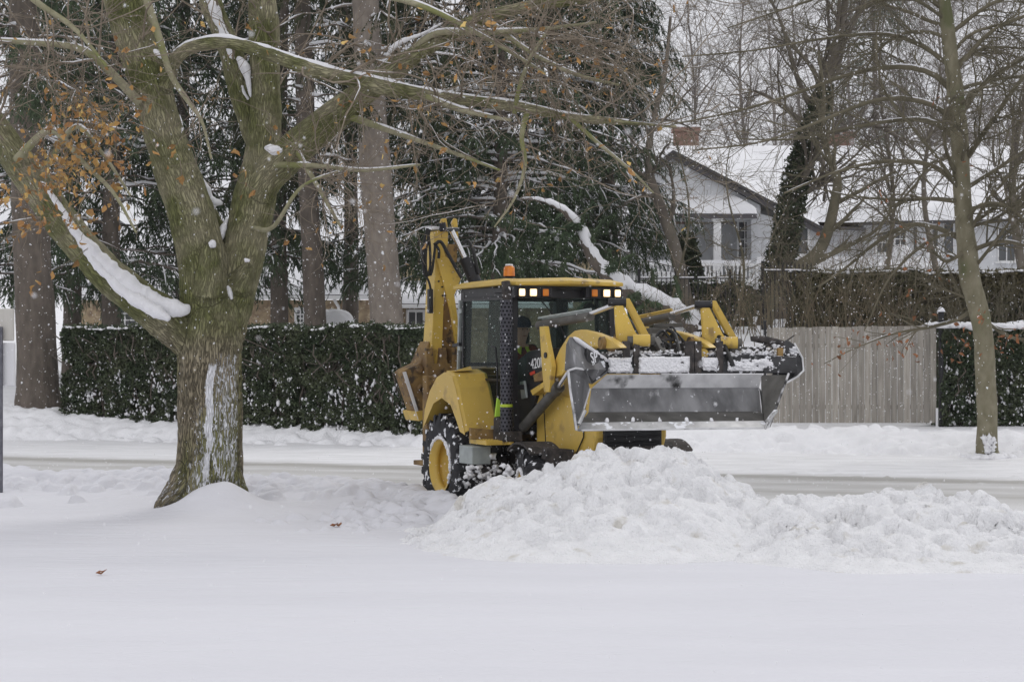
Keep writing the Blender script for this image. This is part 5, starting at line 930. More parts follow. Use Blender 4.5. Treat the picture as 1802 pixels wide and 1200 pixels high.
    for _ in range(420):
        px = rng.uniform(1068,1400); py = 623+rng.normal(0,2.5); pts.append(q_(px,py,rng.uniform(-.78,-.6))); rr.append(rng.uniform(.008,.026))
    for _ in range(60): px = rng.uniform(1300,1405); pts.append(q_(px, 600+rng.uniform(0,22)+(px-1300)*.12, -.65)); rr.append(rng.uniform(.008,.024))
    for _ in range(90): px = rng.uniform(1040,1300); pts.append(q_(px, 612+rng.uniform(-10,10), -1.0)); rr.append(rng.uniform(.008,.024))
    v,f_ = blobs(np.array(pts), np.array(rr), .6, .6); g = MB(); g.add(v,f_,True); BB('caked_snow','branch_snow',g,0)
    # ribs standing on the guard
    for px,w_ in ((1103,12),(1121,10),(1214,16),(1229,12),(1267,12),(1374,9)):
        m = MB(); m.plate([q_(px-w_/2,600 if px<1300 else 612,-.60),q_(px+w_/2,600 if px<1300 else 612,-.60),q_(px+w_/2,656,-.54),q_(px-w_/2,656,-.54)],-fw,.05); BB('rib','dark_grime' if px!=1374 else 'yellow_dirty',m)
    # left wing: upper hexagonal plate with snow lettering, lower leaf
    wn = np.array(rt)*.35+np.array(fw)*.6
    hexp = [(997,652,.02),(1000,606,-.02),(1006,593,-.06),(1024,597,-.2),(1058,622,-.45),(1071,650,-.55),(1068,658,-.55),(1042,676,-.5),(1036,672,-.35),(1030,650,-.1)]
    m = MB(); m.plate([q_(a,b,v) for a,b,v in hexp],-rt,.025); lw = BB('side_plate','steel',m,.004)
    m = MB(); m.plate([q_(a,b,v+.004) for a,b,v in ((1031,604,-.235),(1058,622,-.43),(1070,650,-.53),(1042,675,-.47),(1033,655,-.2))],-rt,-.006); m.build('dark_panel', M['plow_black'], lw)
    tc = bpy.data.curves.new('lettering','FONT'); tc.body = 'SP'; tc.size = .17; tc.extrude = .002; to = text_mesh('lettering', tc, M['branch_snow'], lw)
    A0,A1,A2 = q_(1036,640,-.20),q_(1056,636,-.40),q_(1034,618,-.22); ex_ = nrm(A1-A0); n_ = nrm(np.cross(ex_,nrm(A2-A0))); ey_ = np.cross(n_,ex_); to.matrix_local = Matrix([[*(ex_[i],ey_[i],n_[i]),(A0+n_*.035)[i]] for i in range(3)]+[[0,0,0,1]])
    m = MB(); m.plate([q_(a,b,v) for a,b,v in ((1000,653,.10),(1012,649,.02),(1027,651,-.12),(1034,662,-.25),(1038,684,-.42),(1030,722,-.30),(1019,748,-.06),(1015,757,.02))],-rt,.022); BB('wing','steel',m)
    m = MB(); m.tube([q_(1000,653,.115),q_(1004,690,.08),q_(1015,757,.03)],.014,8); m.tube([q_(1019,748,-.04),q_(1038,684,-.40)],.010,8); m.tube([q_(1000,652,.11),q_(1013,648,.02),q_(1027,650,-.11)],.012,8); BB('wing_edge','plow_snowy',m,0)
    m = MB(); m.tube([q_(1018,746,.03),q_(1029,722,.0)],.026,10); BB('wing_strut','steel_edge',m,0)
    m = MB(); n1 = [q_(1010+i*6,594+i*4.2,-.06-i*.05) for i in range(11)]; m.tube(n1,[.01]+[.026]*9+[.01],8); BB('caked_snow','branch_snow',m,0)
    # right wing
    m = MB(); m.plate([q_(1339,660,-.55),q_(1386,660,-.16),q_(1352,752,.0),q_(1346,742,-.1),(q_(1340,724,-.44))],rt,.025); BB('wing','steel_dark',m)
    m = MB(); m.plate([q_(1336,683,-.60),q_(1344,700,-.4),q_(1350,745,-.06),q_(1341,724,-.42)],rt,.012); BB('gusset','black',m)
    m = MB(); m.tube([q_(1388,657,-.15),q_(1372,700,-.07),q_(1352,752,.02)],.012,8); BB('wing_edge','plow_snowy',m,0)
    m = MB(); m.bar(q_(1366,722,-.02),q_(1350,742,.04),.05,.03); m.tube([q_(1352,738,.03),q_(1346,755,.03)],.014,8); BB('wing_strut','steel_edge',m,.008)
    m = MB(); m.plate([q_(1386,598,-.75),q_(1398,606,-.70),q_(1411,628,-.62),q_(1414,650,-.55),q_(1408,660,-.5),q_(1384,673,-.42),q_(1360,664,-.45),q_(1372,640,-.6)],-rt,.03); BB('side_plate','plow_black',m)
    m = MB(); m.tube([q_(1398,604,-.68),q_(1412,630,-.6),q_(1414,652,-.53),q_(1403,663,-.47),(q_(1372,680,-.4))],.012,8); BB('wing_edge','plow_snowy',m,0)
    m = MB(); m.tube([q_(1322,596,-.9),q_(1345,598,-.88),q_(1376,606,-.8),q_(1398,616,-.7)],[.03,.05,.05,.035],10); m.tube([q_(1330,618,-.8),q_(1352,606,-.85),q_(1366,612,-.8)],.022,8); m.tube([q_(1340,626,-.7),(q_(1362,612,-.8)),q_(1378,604,-.8),q_(1398,590,-.8)],.008,6); BB('wing_cylinder','dark_grime',m,0)
    # ---------------- coupler and the dark tangle of linkage behind the bucket
    cp = sub('coupler')
    m = MB(); m.plate([q_(1200,594,-1.25),q_(1262,592,-1.25),q_(1262,612,-1.25),q_(1196,612,-1.25)],-fw,.14); m.bar(q_(1150,590,-1.1),q_(1168,622,-.8),.08,.06); m.bar(q_(1085,612,-1.1),q_(1340,616,-1.0),.1,.07); m.bar(q_(1070,622,-.85),q_(1360,622,-.82),.10,.05); m.box(q_(1160,585,-1.5),(.1,.3,.1)); m.bar(q_(1150,574,-1.6),q_(1200,572,-1.6),.06,.05); m.build('frame', M['steel_dark'], cp, .01)
    for c,rx in ((q_(1098,601,-1.05),.10),(q_(1112,600,-1.0),.06)): m = MB(); m.tube([c-rt*.07,c+rt*.07],rx,20); m.build('boss', M['dark_grime'], cp)
    m = MB(); c = q_(1234,622,-.70); m.tube([c,c+fw*.09],.055,14); m.tube([c-fw*.03,c+fw*.0],.07,14); m.build('knob', M['yellow_clean'], cp)
    m = MB(); m.plate([q_(1066,612,-1.1),q_(1078,600,-1.15),q_(1092,568,-1.3),q_(1102,572,-1.3),q_(1092,606,-1.1),q_(1078,622,-1.)],-fw,.05); m.build('link', M['yellow_dirty'], cp, .008)
    for i in range(9): m = MB(); a = q_(rng.uniform(1145,1330),rng.uniform(590,615),-1.1); b_ = q_(rng.uniform(1145,1330),rng.uniform(596,620),-.95); m.bar(a,b_,.05,.035); m.build('bracket', M['dark_grime'], cp, .006)
    # hoses
    def hose(pp, r=.016, m_='hose', par=root): S_ = spline(np.array(pp),24); m = MB(); m.tube(S_,r,8); m.build('hose', M[m_], par)
    H = lambda *l: [q_(x,y,v) for x,y,v in l]
    hose(H((1085,600,-1.1),(1086,566,-1.2),(1098,558,-1.2),(1112,570,-1.1),(1120,590,-1.)),.022); hose(H((1232,572,-1.2),(1240,560,-1.2),(1258,566,-1.1),(1270,590,-1.),(1290,636,-.6)),.026); hose(H((1262,590,-.9),(1270,600,-.8),(1284,630,-.55),(1290,645,-.5)),.03)
    hose(H((1175,580,-1.1),(1188,590,-1.),(1196,620,-.7),(1200,640,-.5)),.024); hose(H((1165,600,-1.),(1180,610,-.9),(1172,625,-.8),(1165,605,-.9)),.02); hose(H((1180,590,-1.1),(1220,620,-.9),(1240,600,-.95),(1256,588,-1.)),.022)
    hose(H((1150,600,-1.),(1165,582,-1.1),(1180,600,-1.),(1176,628,-.75)),.018); hose(H((1130,612,-.95),(1160,606,-1.),(1200,622,-.8)),.014)
    for k in range(7): x = rng.uniform(1140,1290); hose(H((x,rng.uniform(580,600),-1.2),(x+rng.uniform(5,20),rng.uniform(575,600),-1.1),(x+rng.uniform(20,40),rng.uniform(600,620),-.9)),.013)
    # ---------------- digger boom folded upright at the back, shifted to the visible side
    bm = sub('digger_boom'); Xb = -1.2
    def BX(name, m_, pp, X=Xb, th=.3, bev=.01, par=bm): m = MB(); m.plate([pX(a,b,X) for a,b in pp],(-1,0,0),th); return m.build(name, M[m_], par, bev)
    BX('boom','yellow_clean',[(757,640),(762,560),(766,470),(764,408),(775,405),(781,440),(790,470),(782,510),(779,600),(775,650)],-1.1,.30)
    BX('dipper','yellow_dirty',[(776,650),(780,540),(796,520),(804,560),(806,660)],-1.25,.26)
    BX('boom_side_plate','yellow_clean',[(770,455),(786,452),(806,470),(812,488),(800,520),(806,560),(811,640),(802,600),(793,545),(781,500)],-1.05,.06)
    BX('boom_ear','yellow_clean',[(776,392),(778,385),(786,384),(789,400),(788,470),(779,470)],-1.15,.06); BX('boom_ear','yellow_clean',[(796,392),(800,384),(805,386),(806,400),(808,430),(802,425)],-1.3,.06)
    BX('boom_head','yellow_dirty',[(778,430),(806,430),(804,462),(782,462)],-1.15,.22)
    m = MB(); m.tube([pX(793,402,-1.2),pX(820,458,-1.1)],.036,14); cyl = m.build('dipper_cylinder', M['chrome'], bm); m = MB(); m.tube([pX(818,455,-1.1),pX(838,500,-1.0)],.085,18); m.build('barrel', M['black'], cyl)
    m = MB(); m.tube([pX(776,404,-1.0),pX(806,404,-1.3)],.03,10); m.tube([pX(778,392,-1.0),pX(780,404,-1.0)],.045,10); m.build('pin', M['black'], bm)
    for x,y in ((777,487),(778,505),(779,520),(783,520),(783,509),(772,495)): m = MB(); c = pX(x,y,-1.09); m.lathe([(-.01,.012),(.012,.012)],c,'x',8,True); m.build('bolt_hole', M['black'], bm)
    def hx(*l): return [pX(a,b,X) for a,b,X in l]
    for pp,r in ((hx((752,402,-1),(746,430,-1),(745,470,-1),(750,488,-1),(757,470,-1),(756,430,-1),(752,402,-1)),.018),(hx((756,404,-1),(750,440,-1),(750,476,-1),(758,484,-1),(764,450,-1),(766,428,-1)),.018),(hx((766,430,-.98),(776,426,-.98),(790,450,-.98),(806,478,-.95),(812,488,-.9)),.024),(hx((815,428,-1.2),(824,424,-1.2),(832,440,-1.1),(838,465,-1.0),(842,482,-.95)),.024),(hx((750,486,-1),(756,500,-1),(759,520,-1),(758,544,-1)),.016),(hx((764,428,-1),(772,440,-1),(772,455,-1)),.02)): hose(pp,r,par=bm)
    m = MB(); m.box(pX(757,530,-1.05),(.08,.06,.32)); m.box(pX(745,440,-1.1),(.08,.06,.12)); m.build('valve', M['black'], bm, .01)
    m = MB(); m.plate([pX(762,398,-1.1),pX(775,399,-1.1),pX(775,404,-1.1),pX(762,404,-1.1)],(-1,0,0),.28); m.build('snow_layer', M['branch_snow'], bm, .006)
    # swing casting, digging bucket and stabiliser at the rear
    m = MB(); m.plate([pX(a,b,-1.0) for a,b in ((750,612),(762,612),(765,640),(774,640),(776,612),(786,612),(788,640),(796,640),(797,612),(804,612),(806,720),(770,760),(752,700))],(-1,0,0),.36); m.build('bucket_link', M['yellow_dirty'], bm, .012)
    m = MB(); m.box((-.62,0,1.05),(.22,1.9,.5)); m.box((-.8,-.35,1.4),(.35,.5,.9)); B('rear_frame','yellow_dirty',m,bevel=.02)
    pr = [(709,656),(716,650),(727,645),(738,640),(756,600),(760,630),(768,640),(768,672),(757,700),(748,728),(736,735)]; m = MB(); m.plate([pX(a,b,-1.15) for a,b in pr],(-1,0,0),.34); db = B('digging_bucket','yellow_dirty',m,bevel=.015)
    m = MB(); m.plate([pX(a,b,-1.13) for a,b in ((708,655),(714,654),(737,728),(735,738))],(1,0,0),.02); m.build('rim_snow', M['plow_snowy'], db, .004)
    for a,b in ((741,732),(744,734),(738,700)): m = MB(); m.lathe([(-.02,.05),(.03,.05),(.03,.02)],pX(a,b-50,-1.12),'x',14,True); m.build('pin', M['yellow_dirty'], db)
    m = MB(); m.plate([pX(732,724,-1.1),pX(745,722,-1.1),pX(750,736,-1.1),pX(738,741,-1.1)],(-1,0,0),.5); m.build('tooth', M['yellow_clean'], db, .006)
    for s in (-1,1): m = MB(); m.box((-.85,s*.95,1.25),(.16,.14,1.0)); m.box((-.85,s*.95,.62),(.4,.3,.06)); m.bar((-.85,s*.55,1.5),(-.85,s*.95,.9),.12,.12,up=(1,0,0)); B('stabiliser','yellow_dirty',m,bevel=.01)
    # thin crust of snow on the yellow sill above the front wheel
    v = np.array([pY(rng.uniform(985,1060),rng.uniform(-2,2)+600+abs(0),-.6) for _ in range(1)]); 
    return root
mr = machine()
# ------------------------------------------------------------------ driver
def driver():
    root = empty('person', (OX+SA*.3+CA*-.22, OY-CA*.3+SA*-.22, 1.57), math.atan2(-CA,SA)); tag(root, 'person in a red plaid jacket and lime safety vest driving in the cab', 'person')
    def skin(name, pts, edges, m, sub=2):
        me = bpy.data.meshes.new(name); me.from_pydata([p[:3] for p in pts], edges, []); o = link(name, me, m, root)
        o.modifiers.new('skin','SKIN')
        if not me.skin_vertices: 
            bpy.context.view_layer.objects.active = o
        for i,p in enumerate(pts):
            if me.skin_vertices: me.skin_vertices[0].data[i].radius = (p[3], p[4] if len(p)>4 else p[3])
        if me.skin_vertices: me.skin_vertices[0].data[0].use_root = True
        s = o.modifiers.new('sub','SUBSURF'); s.levels = s.render_levels = sub; return o
    pts = [(0,0,.04,.14,.17),(.03,0,.24,.12,.16),(.08,0,.42,.12,.18),(.11,0,.52,.08,.12),(.13,0,.58,.05),(.15,0,.66,.06),(.165,0,.74,.09,.075),(.16,0,.84,.085,.075),
           (.10,.19,.50,.06),(.25,.26,.30,.045),(.46,.16,.34,.032),(.53,.13,.36,.026),(.10,-.19,.50,.06),(.25,-.27,.30,.045),(.46,-.10,.34,.032),(.53,-.08,.36,.026),
           (.22,.10,.03,.085),(.48,.12,.05,.06),(.52,.12,-.3,.042),(.62,.12,-.38,.035),(.22,-.10,.03,.085),(.48,-.12,.05,.06),(.52,-.12,-.3,.042),(.62,-.12,-.38,.035)]
    ed = [(0,1),(1,2),(2,3),(3,4),(4,5),(5,6),(6,7),(3,8),(8,9),(9,10),(10,11),(3,12),(12,13),(13,14),(14,15),(0,16),(16,17),(17,18),(18,19),(0,20),(20,21),(21,22),(22,23)]
    for hs in (11,15):      # hands: five fingers of unequal length curled over the wheel rim
        x,y,z = pts[hs][:3]
        for k,(dy,L) in enumerate(((-.03,.06),(-.01,.072),(.01,.076),(.03,.066))):
            a = len(pts); pts += [(x+.03,y+dy,z+.01,.009),(x+.03+L*.5,y+dy,z-.005,.008),(x+.03+L*.6,y+dy,z-.03,.007)]; ed += [(hs,a),(a,a+1),(a+1,a+2)]
        a = len(pts); sgn = 1 if hs==15 else -1; pts += [(x+.01,y+sgn*.035,z,.010),(x+.04,y+sgn*.05,z-.01,.009)]; ed += [(hs,a),(a,a+1)]
    skin('body', pts, ed, M['skin'])
    jk = [(-.005,0,.02,.16,.19),(.02,0,.24,.15,.185),(.07,0,.42,.145,.20),(.10,0,.53,.09,.13),(.10,.20,.50,.08),(.25,.27,.30,.066),(.44,.165,.335,.05),(.10,-.20,.50,.08),(.25,-.28,.30,.066),(.44,-.11,.335,.05)]
    skin('jacket', jk, [(0,1),(1,2),(2,3),(3,4),(4,5),(5,6),(3,7),(7,8),(8,9)], M['plaid'])
    skin('trousers', [(0,0,-.0,.15,.17),(.24,.11,.03,.10),(.49,.13,.05,.075),(.53,.13,-.28,.055),(.24,-.11,.03,.10),(.49,-.13,.05,.075),(.53,-.13,-.28,.055)], [(0,1),(1,2),(2,3),(0,4),(4,5),(5,6)], M['trouser'])
    m = MB(); A = []                                                   # vest: open shell round the chest
    K = 20; rows = [(.06,.175,.20,-.0),(.25,.165,.195,.02),(.40,.162,.205,.065),(.50,.13,.17,.095),(.56,.09,.10,.11)]
    V = [(cx+a*math.cos(t),b*math.sin(t),z) for z,a,b,cx in rows for t in np.linspace(.25,2*math.pi-.25,K)]
    m.add(V,[(j*K+i,j*K+i+1,(j+1)*K+i+1,(j+1)*K+i) for j in range(4) for i in range(K-1)],True); o = m.build('vest', M['vest'], root); so_ = o.modifiers.new('t','SOLIDIFY'); so_.thickness = .012
    m = MB(); m.lathe([(.80,.112),(.86,.112),(.92,.085),(.95,.001)],(.155,0,0),'z',20); m.box((.28,0,.815),(.12,.16,.012)); m.build('cap', M['trouser'], root)
    m = MB(); m.add([(.255,-.012,.72),(.255,.012,.72),(.285,0,.725),(.26,0,.77)],[(0,1,2),(0,2,3),(1,3,2),(0,3,1)]); 
    m.build('nose', M['skin'], root)
    for s in (-1,1): m = MB(); m.lathe([(-.004,.009),(.006,.007),(.008,.001)],(.243,s*.03,.775),'x',10); m.build('eye', M['black'], root); m = MB(); m.lathe([(s*.078,.028),(s*.095,.024),(s*.096,.001)],(.155,0,.765),'y',10); m.build('ear', M['skin'], root)
    m = MB(); m.box((.243,0,.695),(.01,.045,.008)); m.build('mouth', M['plaid'], root)
driver()
# ------------------------------------------------------------------ plank fence, posts, railing
def plank_fence():
    x0, x1 = (1349-901)/F0*45, (1648-901)/F0*45; n = 26; w = (x1-x0)/n; root = empty('plank_fence', ((x0+x1)/2,45,.40)); off = np.array(root.location)
    tag(root, 'weathered grey vertical board fence between two black posts', 'fence'); mb = MB()
    for i in range(n):
        h = 2.09+.05*i/n+random.uniform(-.012,.012); g = random.uniform(.004,.012); a = x0+i*w; y = 45+random.uniform(-.006,.006)
        mb.box((a+w/2, y, .40+h/2), (w-g, .022, h))
    mb.build('boards', M['plank'], root, bevel=.004, off=off)
    for z in (.75,2.1): MB().box(((x0+x1)/2,45.05,z),(x1-x0,.06,.09)).build('rail', M['plank'], root, off=off)
plank_fence()
for px,D,z1,lab in ((1656,44.9,2.62,'black square post with a snow-capped lantern top at the right end of the plank fence'),(1346,45,2.6,'thin black post at the left end of the plank fence')):
    x = (px-901)/F0*D; r = empty('fence_post', (x,D,.3)); tag(r, lab, 'post'); big = px>1500; w = .09 if big else .06
    MB().box((0,0,z1/2-.15),(w,w,z1-.2)).build('shaft', M['black_iron'], r, bevel=.005)
    if big:
        m = MB(); m.box((0,0,z1-.27),(.13,.13,.03)); m.box((0,0,z1-.16),(.11,.11,.16)); m.add([(-.085,-.085,z1-.08),(.085,-.085,z1-.08),(.085,.085,z1-.08),(-.085,.085,z1-.08),(0,0,z1+.01)],[(0,1,4),(1,2,4),(2,3,4),(3,0,4),(3,2,1,0)]); m.build('lantern_cap', M['black_iron'], r)
        m = MB(); m.lathe([(z1-.06,.085),(z1-.02,.07),(z1+.02,.03),(z1+.03,.001)],(0,0,0),'z',12); m.build('snow_cap', M['branch_snow'], r)
        m = MB(); m.box((.0,-.06,1.55),(.05,.03,.14)); m.box((-.02,-.07,1.2),(.03,.02,.3)); m.build('latch', M['black_iron'], r)
        m = MB(); m.box((-.09,0,.22),(.05,.04,.42)); m.build('stake', M['sign_white'], r)
def railing(name, A_, B_, z0, h, label, gap=.12, m='black_iron', spear=True, posts=2.4, cat='fence', r=.012, topw=.03, snow=.03):
    A_ = np.array(A_,float); B_ = np.array(B_,float); L = np.linalg.norm(B_-A_); u = (B_-A_)/L; root = empty(name, (*A_,z0), math.atan2(u[1],u[0])); tag(root, label, cat)
    mb = MB(); k = int(L/gap)
    for i in range(k+1):
        mb.box((i*gap,0,h/2),(r*2,r*2,h))
        if spear: mb.add([(i*gap-.022,0,h),(i*gap+.022,0,h),(i*gap,-.012,h+.03),(i*gap,0,h+.1)],[(0,1,3),(1,2,3),(2,0,3)])
    mb.build('pickets' if spear else 'balusters', M[m], root)
    for z in ((.15,h-.12) if spear else (.08,h)): MB().box((L/2,0,z),(L,topw,topw)).build('rail', M[m], root)
    for i in np.arange(0,L+.1,posts): 
        o = MB().box((0,0,h/2+.06),(.07,.07,h+.14)).build('post', M[m], root, bevel=.004); o.location = (i,0,0)
    mb = MB()
    for i in range(int(L/.5)): mb.box((i*.5+.25,-.001,h-.12+topw/2+snow/2+.003 if spear else h+topw/2+snow/2+.003),(.4 if spear else .5,topw*1.1,snow))
    mb.build('snow_layer', M['branch_snow'], root); return root
railing('iron_railing', (3.35,54.0), (6.2,54.0), 2.75, 1.22, 'black spear-topped iron railing beside the porch hedge')
railing('iron_railing', (6.2,50.6), (7.4,50.6), 2.3, 1.75, 'tall iron railing with snow behind it at the left end of the plank fence', gap=.10)
# ------------------------------------------------------------------ the white house
def white_house():
    D = 80.; s = D/F0
    def xz(px,py,d=D): q = P(px,py,d); return q[0], q[2]
    org = np.array([10.,D,4.2]); root = empty('white_house', org); tag(root, 'long white single-storey house under a deep snow-covered roof with brick chimneys', 'house')
    def B(name, m, mb, parent=root, bevel=0): return mb.build(name, M[m], parent, bevel, off=org if parent is root else None)
    xl = xz(1060,0)[0]; xr = xz(1900,0)[0]; zf = 3.6
    ze = xz(0,392)[1]; zr = xz(0,272,D+6)[1]
    x1 = xz(1322,0)[0]; xg0 = xz(1095,0)[0]; xm = xz(1520,0)[0]
    # walls: long wing (right), middle, gable wing (left, set forward), porch recess
    m = MB(); m.box(((xm+xr)/2, D+4, (zf+ze)/2+.05),(xr-xm, 8, ze-zf)); B('wall','siding',m)
    m = MB(); m.box(((x1+xm)/2-.02, D+4.3, (zf+ze)/2-.12),(xm-x1+.04, 8, ze-zf-.25)); B('wall','siding',m)
    m = MB(); m.box(((xg0+x1)/2, D+4.6, (zf+ze)/2),(x1-xg0, 8, ze-zf-.05)); B('wall','porch_grey',m)
    # clapboard shadow lines: thin proud boards
    m = MB()
    for i in range(14):
        z = zf+.2*i
        if z<ze-.35: m.box(((x1+xr)/2, D+.282 if False else D-.006, z+.1),(xr-x1-.0,.012,.012)) if False else None
    # main roof
    def slope(name, pts, th, mm, up=(0,0,1)):
        a = np.array(pts,float); n = np.cross(a[1]-a[0],a[2]-a[0]); n = n/np.linalg.norm(n); n = n if n[2]>0 else -n
        mb = MB(); mb.plate(a, n, th); return B(name, mm, mb)
    ov = .5; yb = D+12
    zr_, yr_ = zr, D+6
    slope('roof', [(xm-.3,D-ov,ze-.02),(xr+.6,D-ov,ze+.20),(xr+.6,yr_,zr_),(xz(1190,0,D+6)[0],yr_,zr_),(xz(1190,0,D+6)[0],D+2.,ze+1.0),(xm-.3,D+.1,ze+.1)], .10, 'fascia')
    slope('roof', [(xr+.6,yr_,zr_),(xz(1190,0,D+6)[0],yr_,zr_),(xz(1190,0,D+6)[0],yb+ov,ze),(xr+.6,yb+ov,ze)], .10, 'fascia')
    # lumpy snow blanket over the main roof
    nx, ny = 160, 40; xs = np.linspace(xz(1185,0,D+6)[0]-.1, xr+.7, nx); t = np.linspace(-.02,1.0,ny)
    X,T = np.meshgrid(xs,t); Y = (D-ov-.08)+(yr_-(D-ov))*T; Zr = ze+.02+(.2*(X-xm)/(xr-xm)).clip(0,1)*(1-T)+(zr_-ze)*T; th = .30*sst(-.02,.05,T)+.06*fbm(X*.7,Y*.7,3,2)
    V = np.stack([X,Y,Zr+th],-1).reshape(-1,3); i = np.arange(nx-1)[None]; j = np.arange(ny-1)[:,None]*nx; Fq = np.stack([j+i,j+i+1,j+nx+i+1,j+nx+i],-1).reshape(-1,4)
    mesh_np('roof_snow', V, Fq, M['snow'], root, True, org)
    t2 = np.linspace(1,0,20); X,T = np.meshgrid(xs,t2); Y = yr_+(yb+ov-yr_)*(1-T); Zb = ze+(zr_-ze)*T+.3; V = np.stack([X,Y,Zb],-1).reshape(-1,3); i = np.arange(nx-1)[None]; j = np.arange(19)[:,None]*nx; mesh_np('roof_snow', V, np.stack([j+i,j+i+1,j+nx+i+1,j+nx+i],-1).reshape(-1,4), M['snow'], root, True, org)
    # fascias / gutters
    a = np.array([xm-.3,D-ov-.06,ze-.06]); b_ = np.array([xr+.6,D-ov-.06,ze+.17]); B('gutter','fascia',MB().bar(a,b_,.1,.17))
    q = [xz(x,y,D-.6) for x,y in ((1440,400),(1524,404))]; B('gutter','fascia',MB().bar((q[0][0],D-.6,q[0][1]),(q[1][0],D-.6,q[1][1]),.1,.13))
    # gable wing
    yg = D-1.4; pk = xz(1184,272,yg); lf = xz(1126,316,yg); rt = xz(1448,408,yg); rt2 = xz(1340,356,yg)
    zwall = xz(0,384,yg)[1]
    m = MB(); m.plate([(lf[0]+.2,yg+.3,zwall),(rt2[0],yg+.3,zwall),(rt2[0],yg+.3,rt2[1]-.1),(pk[0],yg+.3,pk[1]-.15),(lf[0]+.2,yg+.3,lf[1]-.1)],(0,1,0),.2); B('gable','siding',m)
    for q0,q1 in ((pk,lf),(pk,rt)):
        a = np.array([q0[0],yg,q0[1]]); c = np.array([q1[0],yg,q1[1]]); B('bargeboard','fascia',MB().bar(a,c,.12,.22,up=(0,1,0)) if False else MB().plate([a+[0,0,.06],c+[0,0,.06],c+[0,0,-.16],a+[0,0,-.16]],(0,1,0),.12))
        m = MB(); 
        lo = q1; yy = yg-.12; d_ = 8.5
        m.plate([(q0[0],yy,q0[1]+.07),(lo[0],yy,lo[1]+.07),(lo[0],yy+d_,lo[1]+.07),(q0[0],yy+d_,q0[1]+.07)],(0,0,1),.06); B('roof','fascia',m)
        nx, ny = 50, 40; u = np.linspace(0,1,nx); v = np.linspace(0,1,ny); U,Vv = np.meshgrid(u,v); X = q0[0]+(lo[0]-q0[0])*U; Y = yy-.05+d_*Vv; Z = q0[1]+(lo[1]-q0[1])*U+.14+.2*sst(0,.06,Vv)*sst(1.0,.96,U)+.05*fbm(X,Y,3,4)
        V = np.stack([X,Y,Z],-1).reshape(-1,3); i = np.arange(nx-1)[None]; j = np.arange(ny-1)[:,None]*nx; mesh_np('roof_snow', V, np.stack([j+i,j+i+1,j+nx+i+1,j+nx+i],-1).reshape(-1,4), M['snow'], root, True, org)
    # porch roof below the gable (hipped, snowy)
    pa = xz(1106,381,D-2.2); pb = xz(1332,381,D-2.2)
    yy = D-2.2; X0,X1 = pa[0],pb[0]; zt = xz(0,336,D)[1]; nx,ny = 60,24; U,Vv = np.meshgrid(np.linspace(0,1,nx),np.linspace(0,1,ny)); X = X0+(X1-X0)*U; Y = yy+(2.2)*Vv; Z = pa[1]+.08+(zt-pa[1])*np.minimum(Vv,np.minimum(U,1-U)*3.2)*1.0+.22*sst(0,.1,Vv)+.06*fbm(X,Y*2,3,5)
    V = np.stack([X,Y,Z],-1).reshape(-1,3); i = np.arange(nx-1)[None]; j = np.arange(ny-1)[:,None]*nx; mesh_np('roof_snow', V, np.stack([j+i,j+i+1,j+nx+i+1,j+nx+i],-1).reshape(-1,4), M['snow'], root, True, org)
    B('porch_ceiling','porch_grey',MB().box(((X0+X1)/2,yy+1.2,pa[1]-.03),(X1-X0-.1,2.3,.06)))
    B('gutter','fascia',MB().box(((X0+X1)/2,yy-.03,pa[1]),(X1-X0,.1,.16)))
    # forward white wall right of the porch (gable body)
    wx0 = xz(1322,0,D-1)[0]; wx1 = xz(1440,0,D-1)[0]; B('wall','siding',MB().plate([(wx0,D-1,zf),(wx1,D-1,zf),(wx1,D-1,xz(0,404,D-1)[1]),(wx0,D-1,xz(0,372,D-1)[1])],(0,1,0),5.))
    for px in (1262,1100): x = xz(px,0,D-2)[0]; c = MB(); c.box((x,D-2,(zf+pa[1])/2),(.28,.28,pa[1]-zf)); c.box((x,D-2,pa[1]-.12),(.40,.40,.12)); c.box((x,D-2,3.98),(.40,.40,.16)); B('column','white_paint',c,bevel=.01)
    # openings
    def window(px0,px1,py0,py1,d,name='window',mul=(1,1),m='pane',fr=.07,bl=None):
        a,zt_ = xz(px0,py0,d); b2,zb_ = xz(px1,py1,d); f = MB(); cx,cz = (a+b2)/2,(zt_+zb_)/2; w,h = b2-a, zt_-zb_
        for xx in (a-fr/2,b2+fr/2): f.box((xx,d-.03,cz),(fr,.09,h+2*fr))
        for z in (zt_+fr/2,zb_-fr/2): f.box((cx,d-.028,z),(w,.085,fr))
        f.box((cx,d-.07,zb_-fr-.03),(w+.3,.16,.05))
        for k in range(1,mul[0]): f.box((a+w*k/mul[0],d-.03,cz),(.035,.04,h))
        for k in range(1,mul[1]): f.box((cx,d-.034,zb_+h*k/mul[1]),(w,.04,.035))
        o = f.build(name, M['white_paint'], root, off=org); MB().box((cx,d-.01,cz),(w,.02,h)).build('pane', M[m], o, off=org); return o
    window(1300,1321,391,452,D+.6,'door',(2,4)); window(1398,1421,402,447,D-1.0,mul=(1,2),m='shutter')
    window(1543,1561,410,444,D,mul=(2,2)); window(1575,1593,409,444,D,mul=(2,3)); 
    window(1661,1677,390,446,D,'shutter',(1,1),m='shutter',fr=.03); window(1757,1785,402,459,D,mul=(2,1),m='shutter',fr=.04); window(1607,1613,400,440,D,'shutter',(1,1),m='shutter',fr=.02); window(1640,1650,405,440,D,'shutter',(1,1),m='shutter',fr=.02)
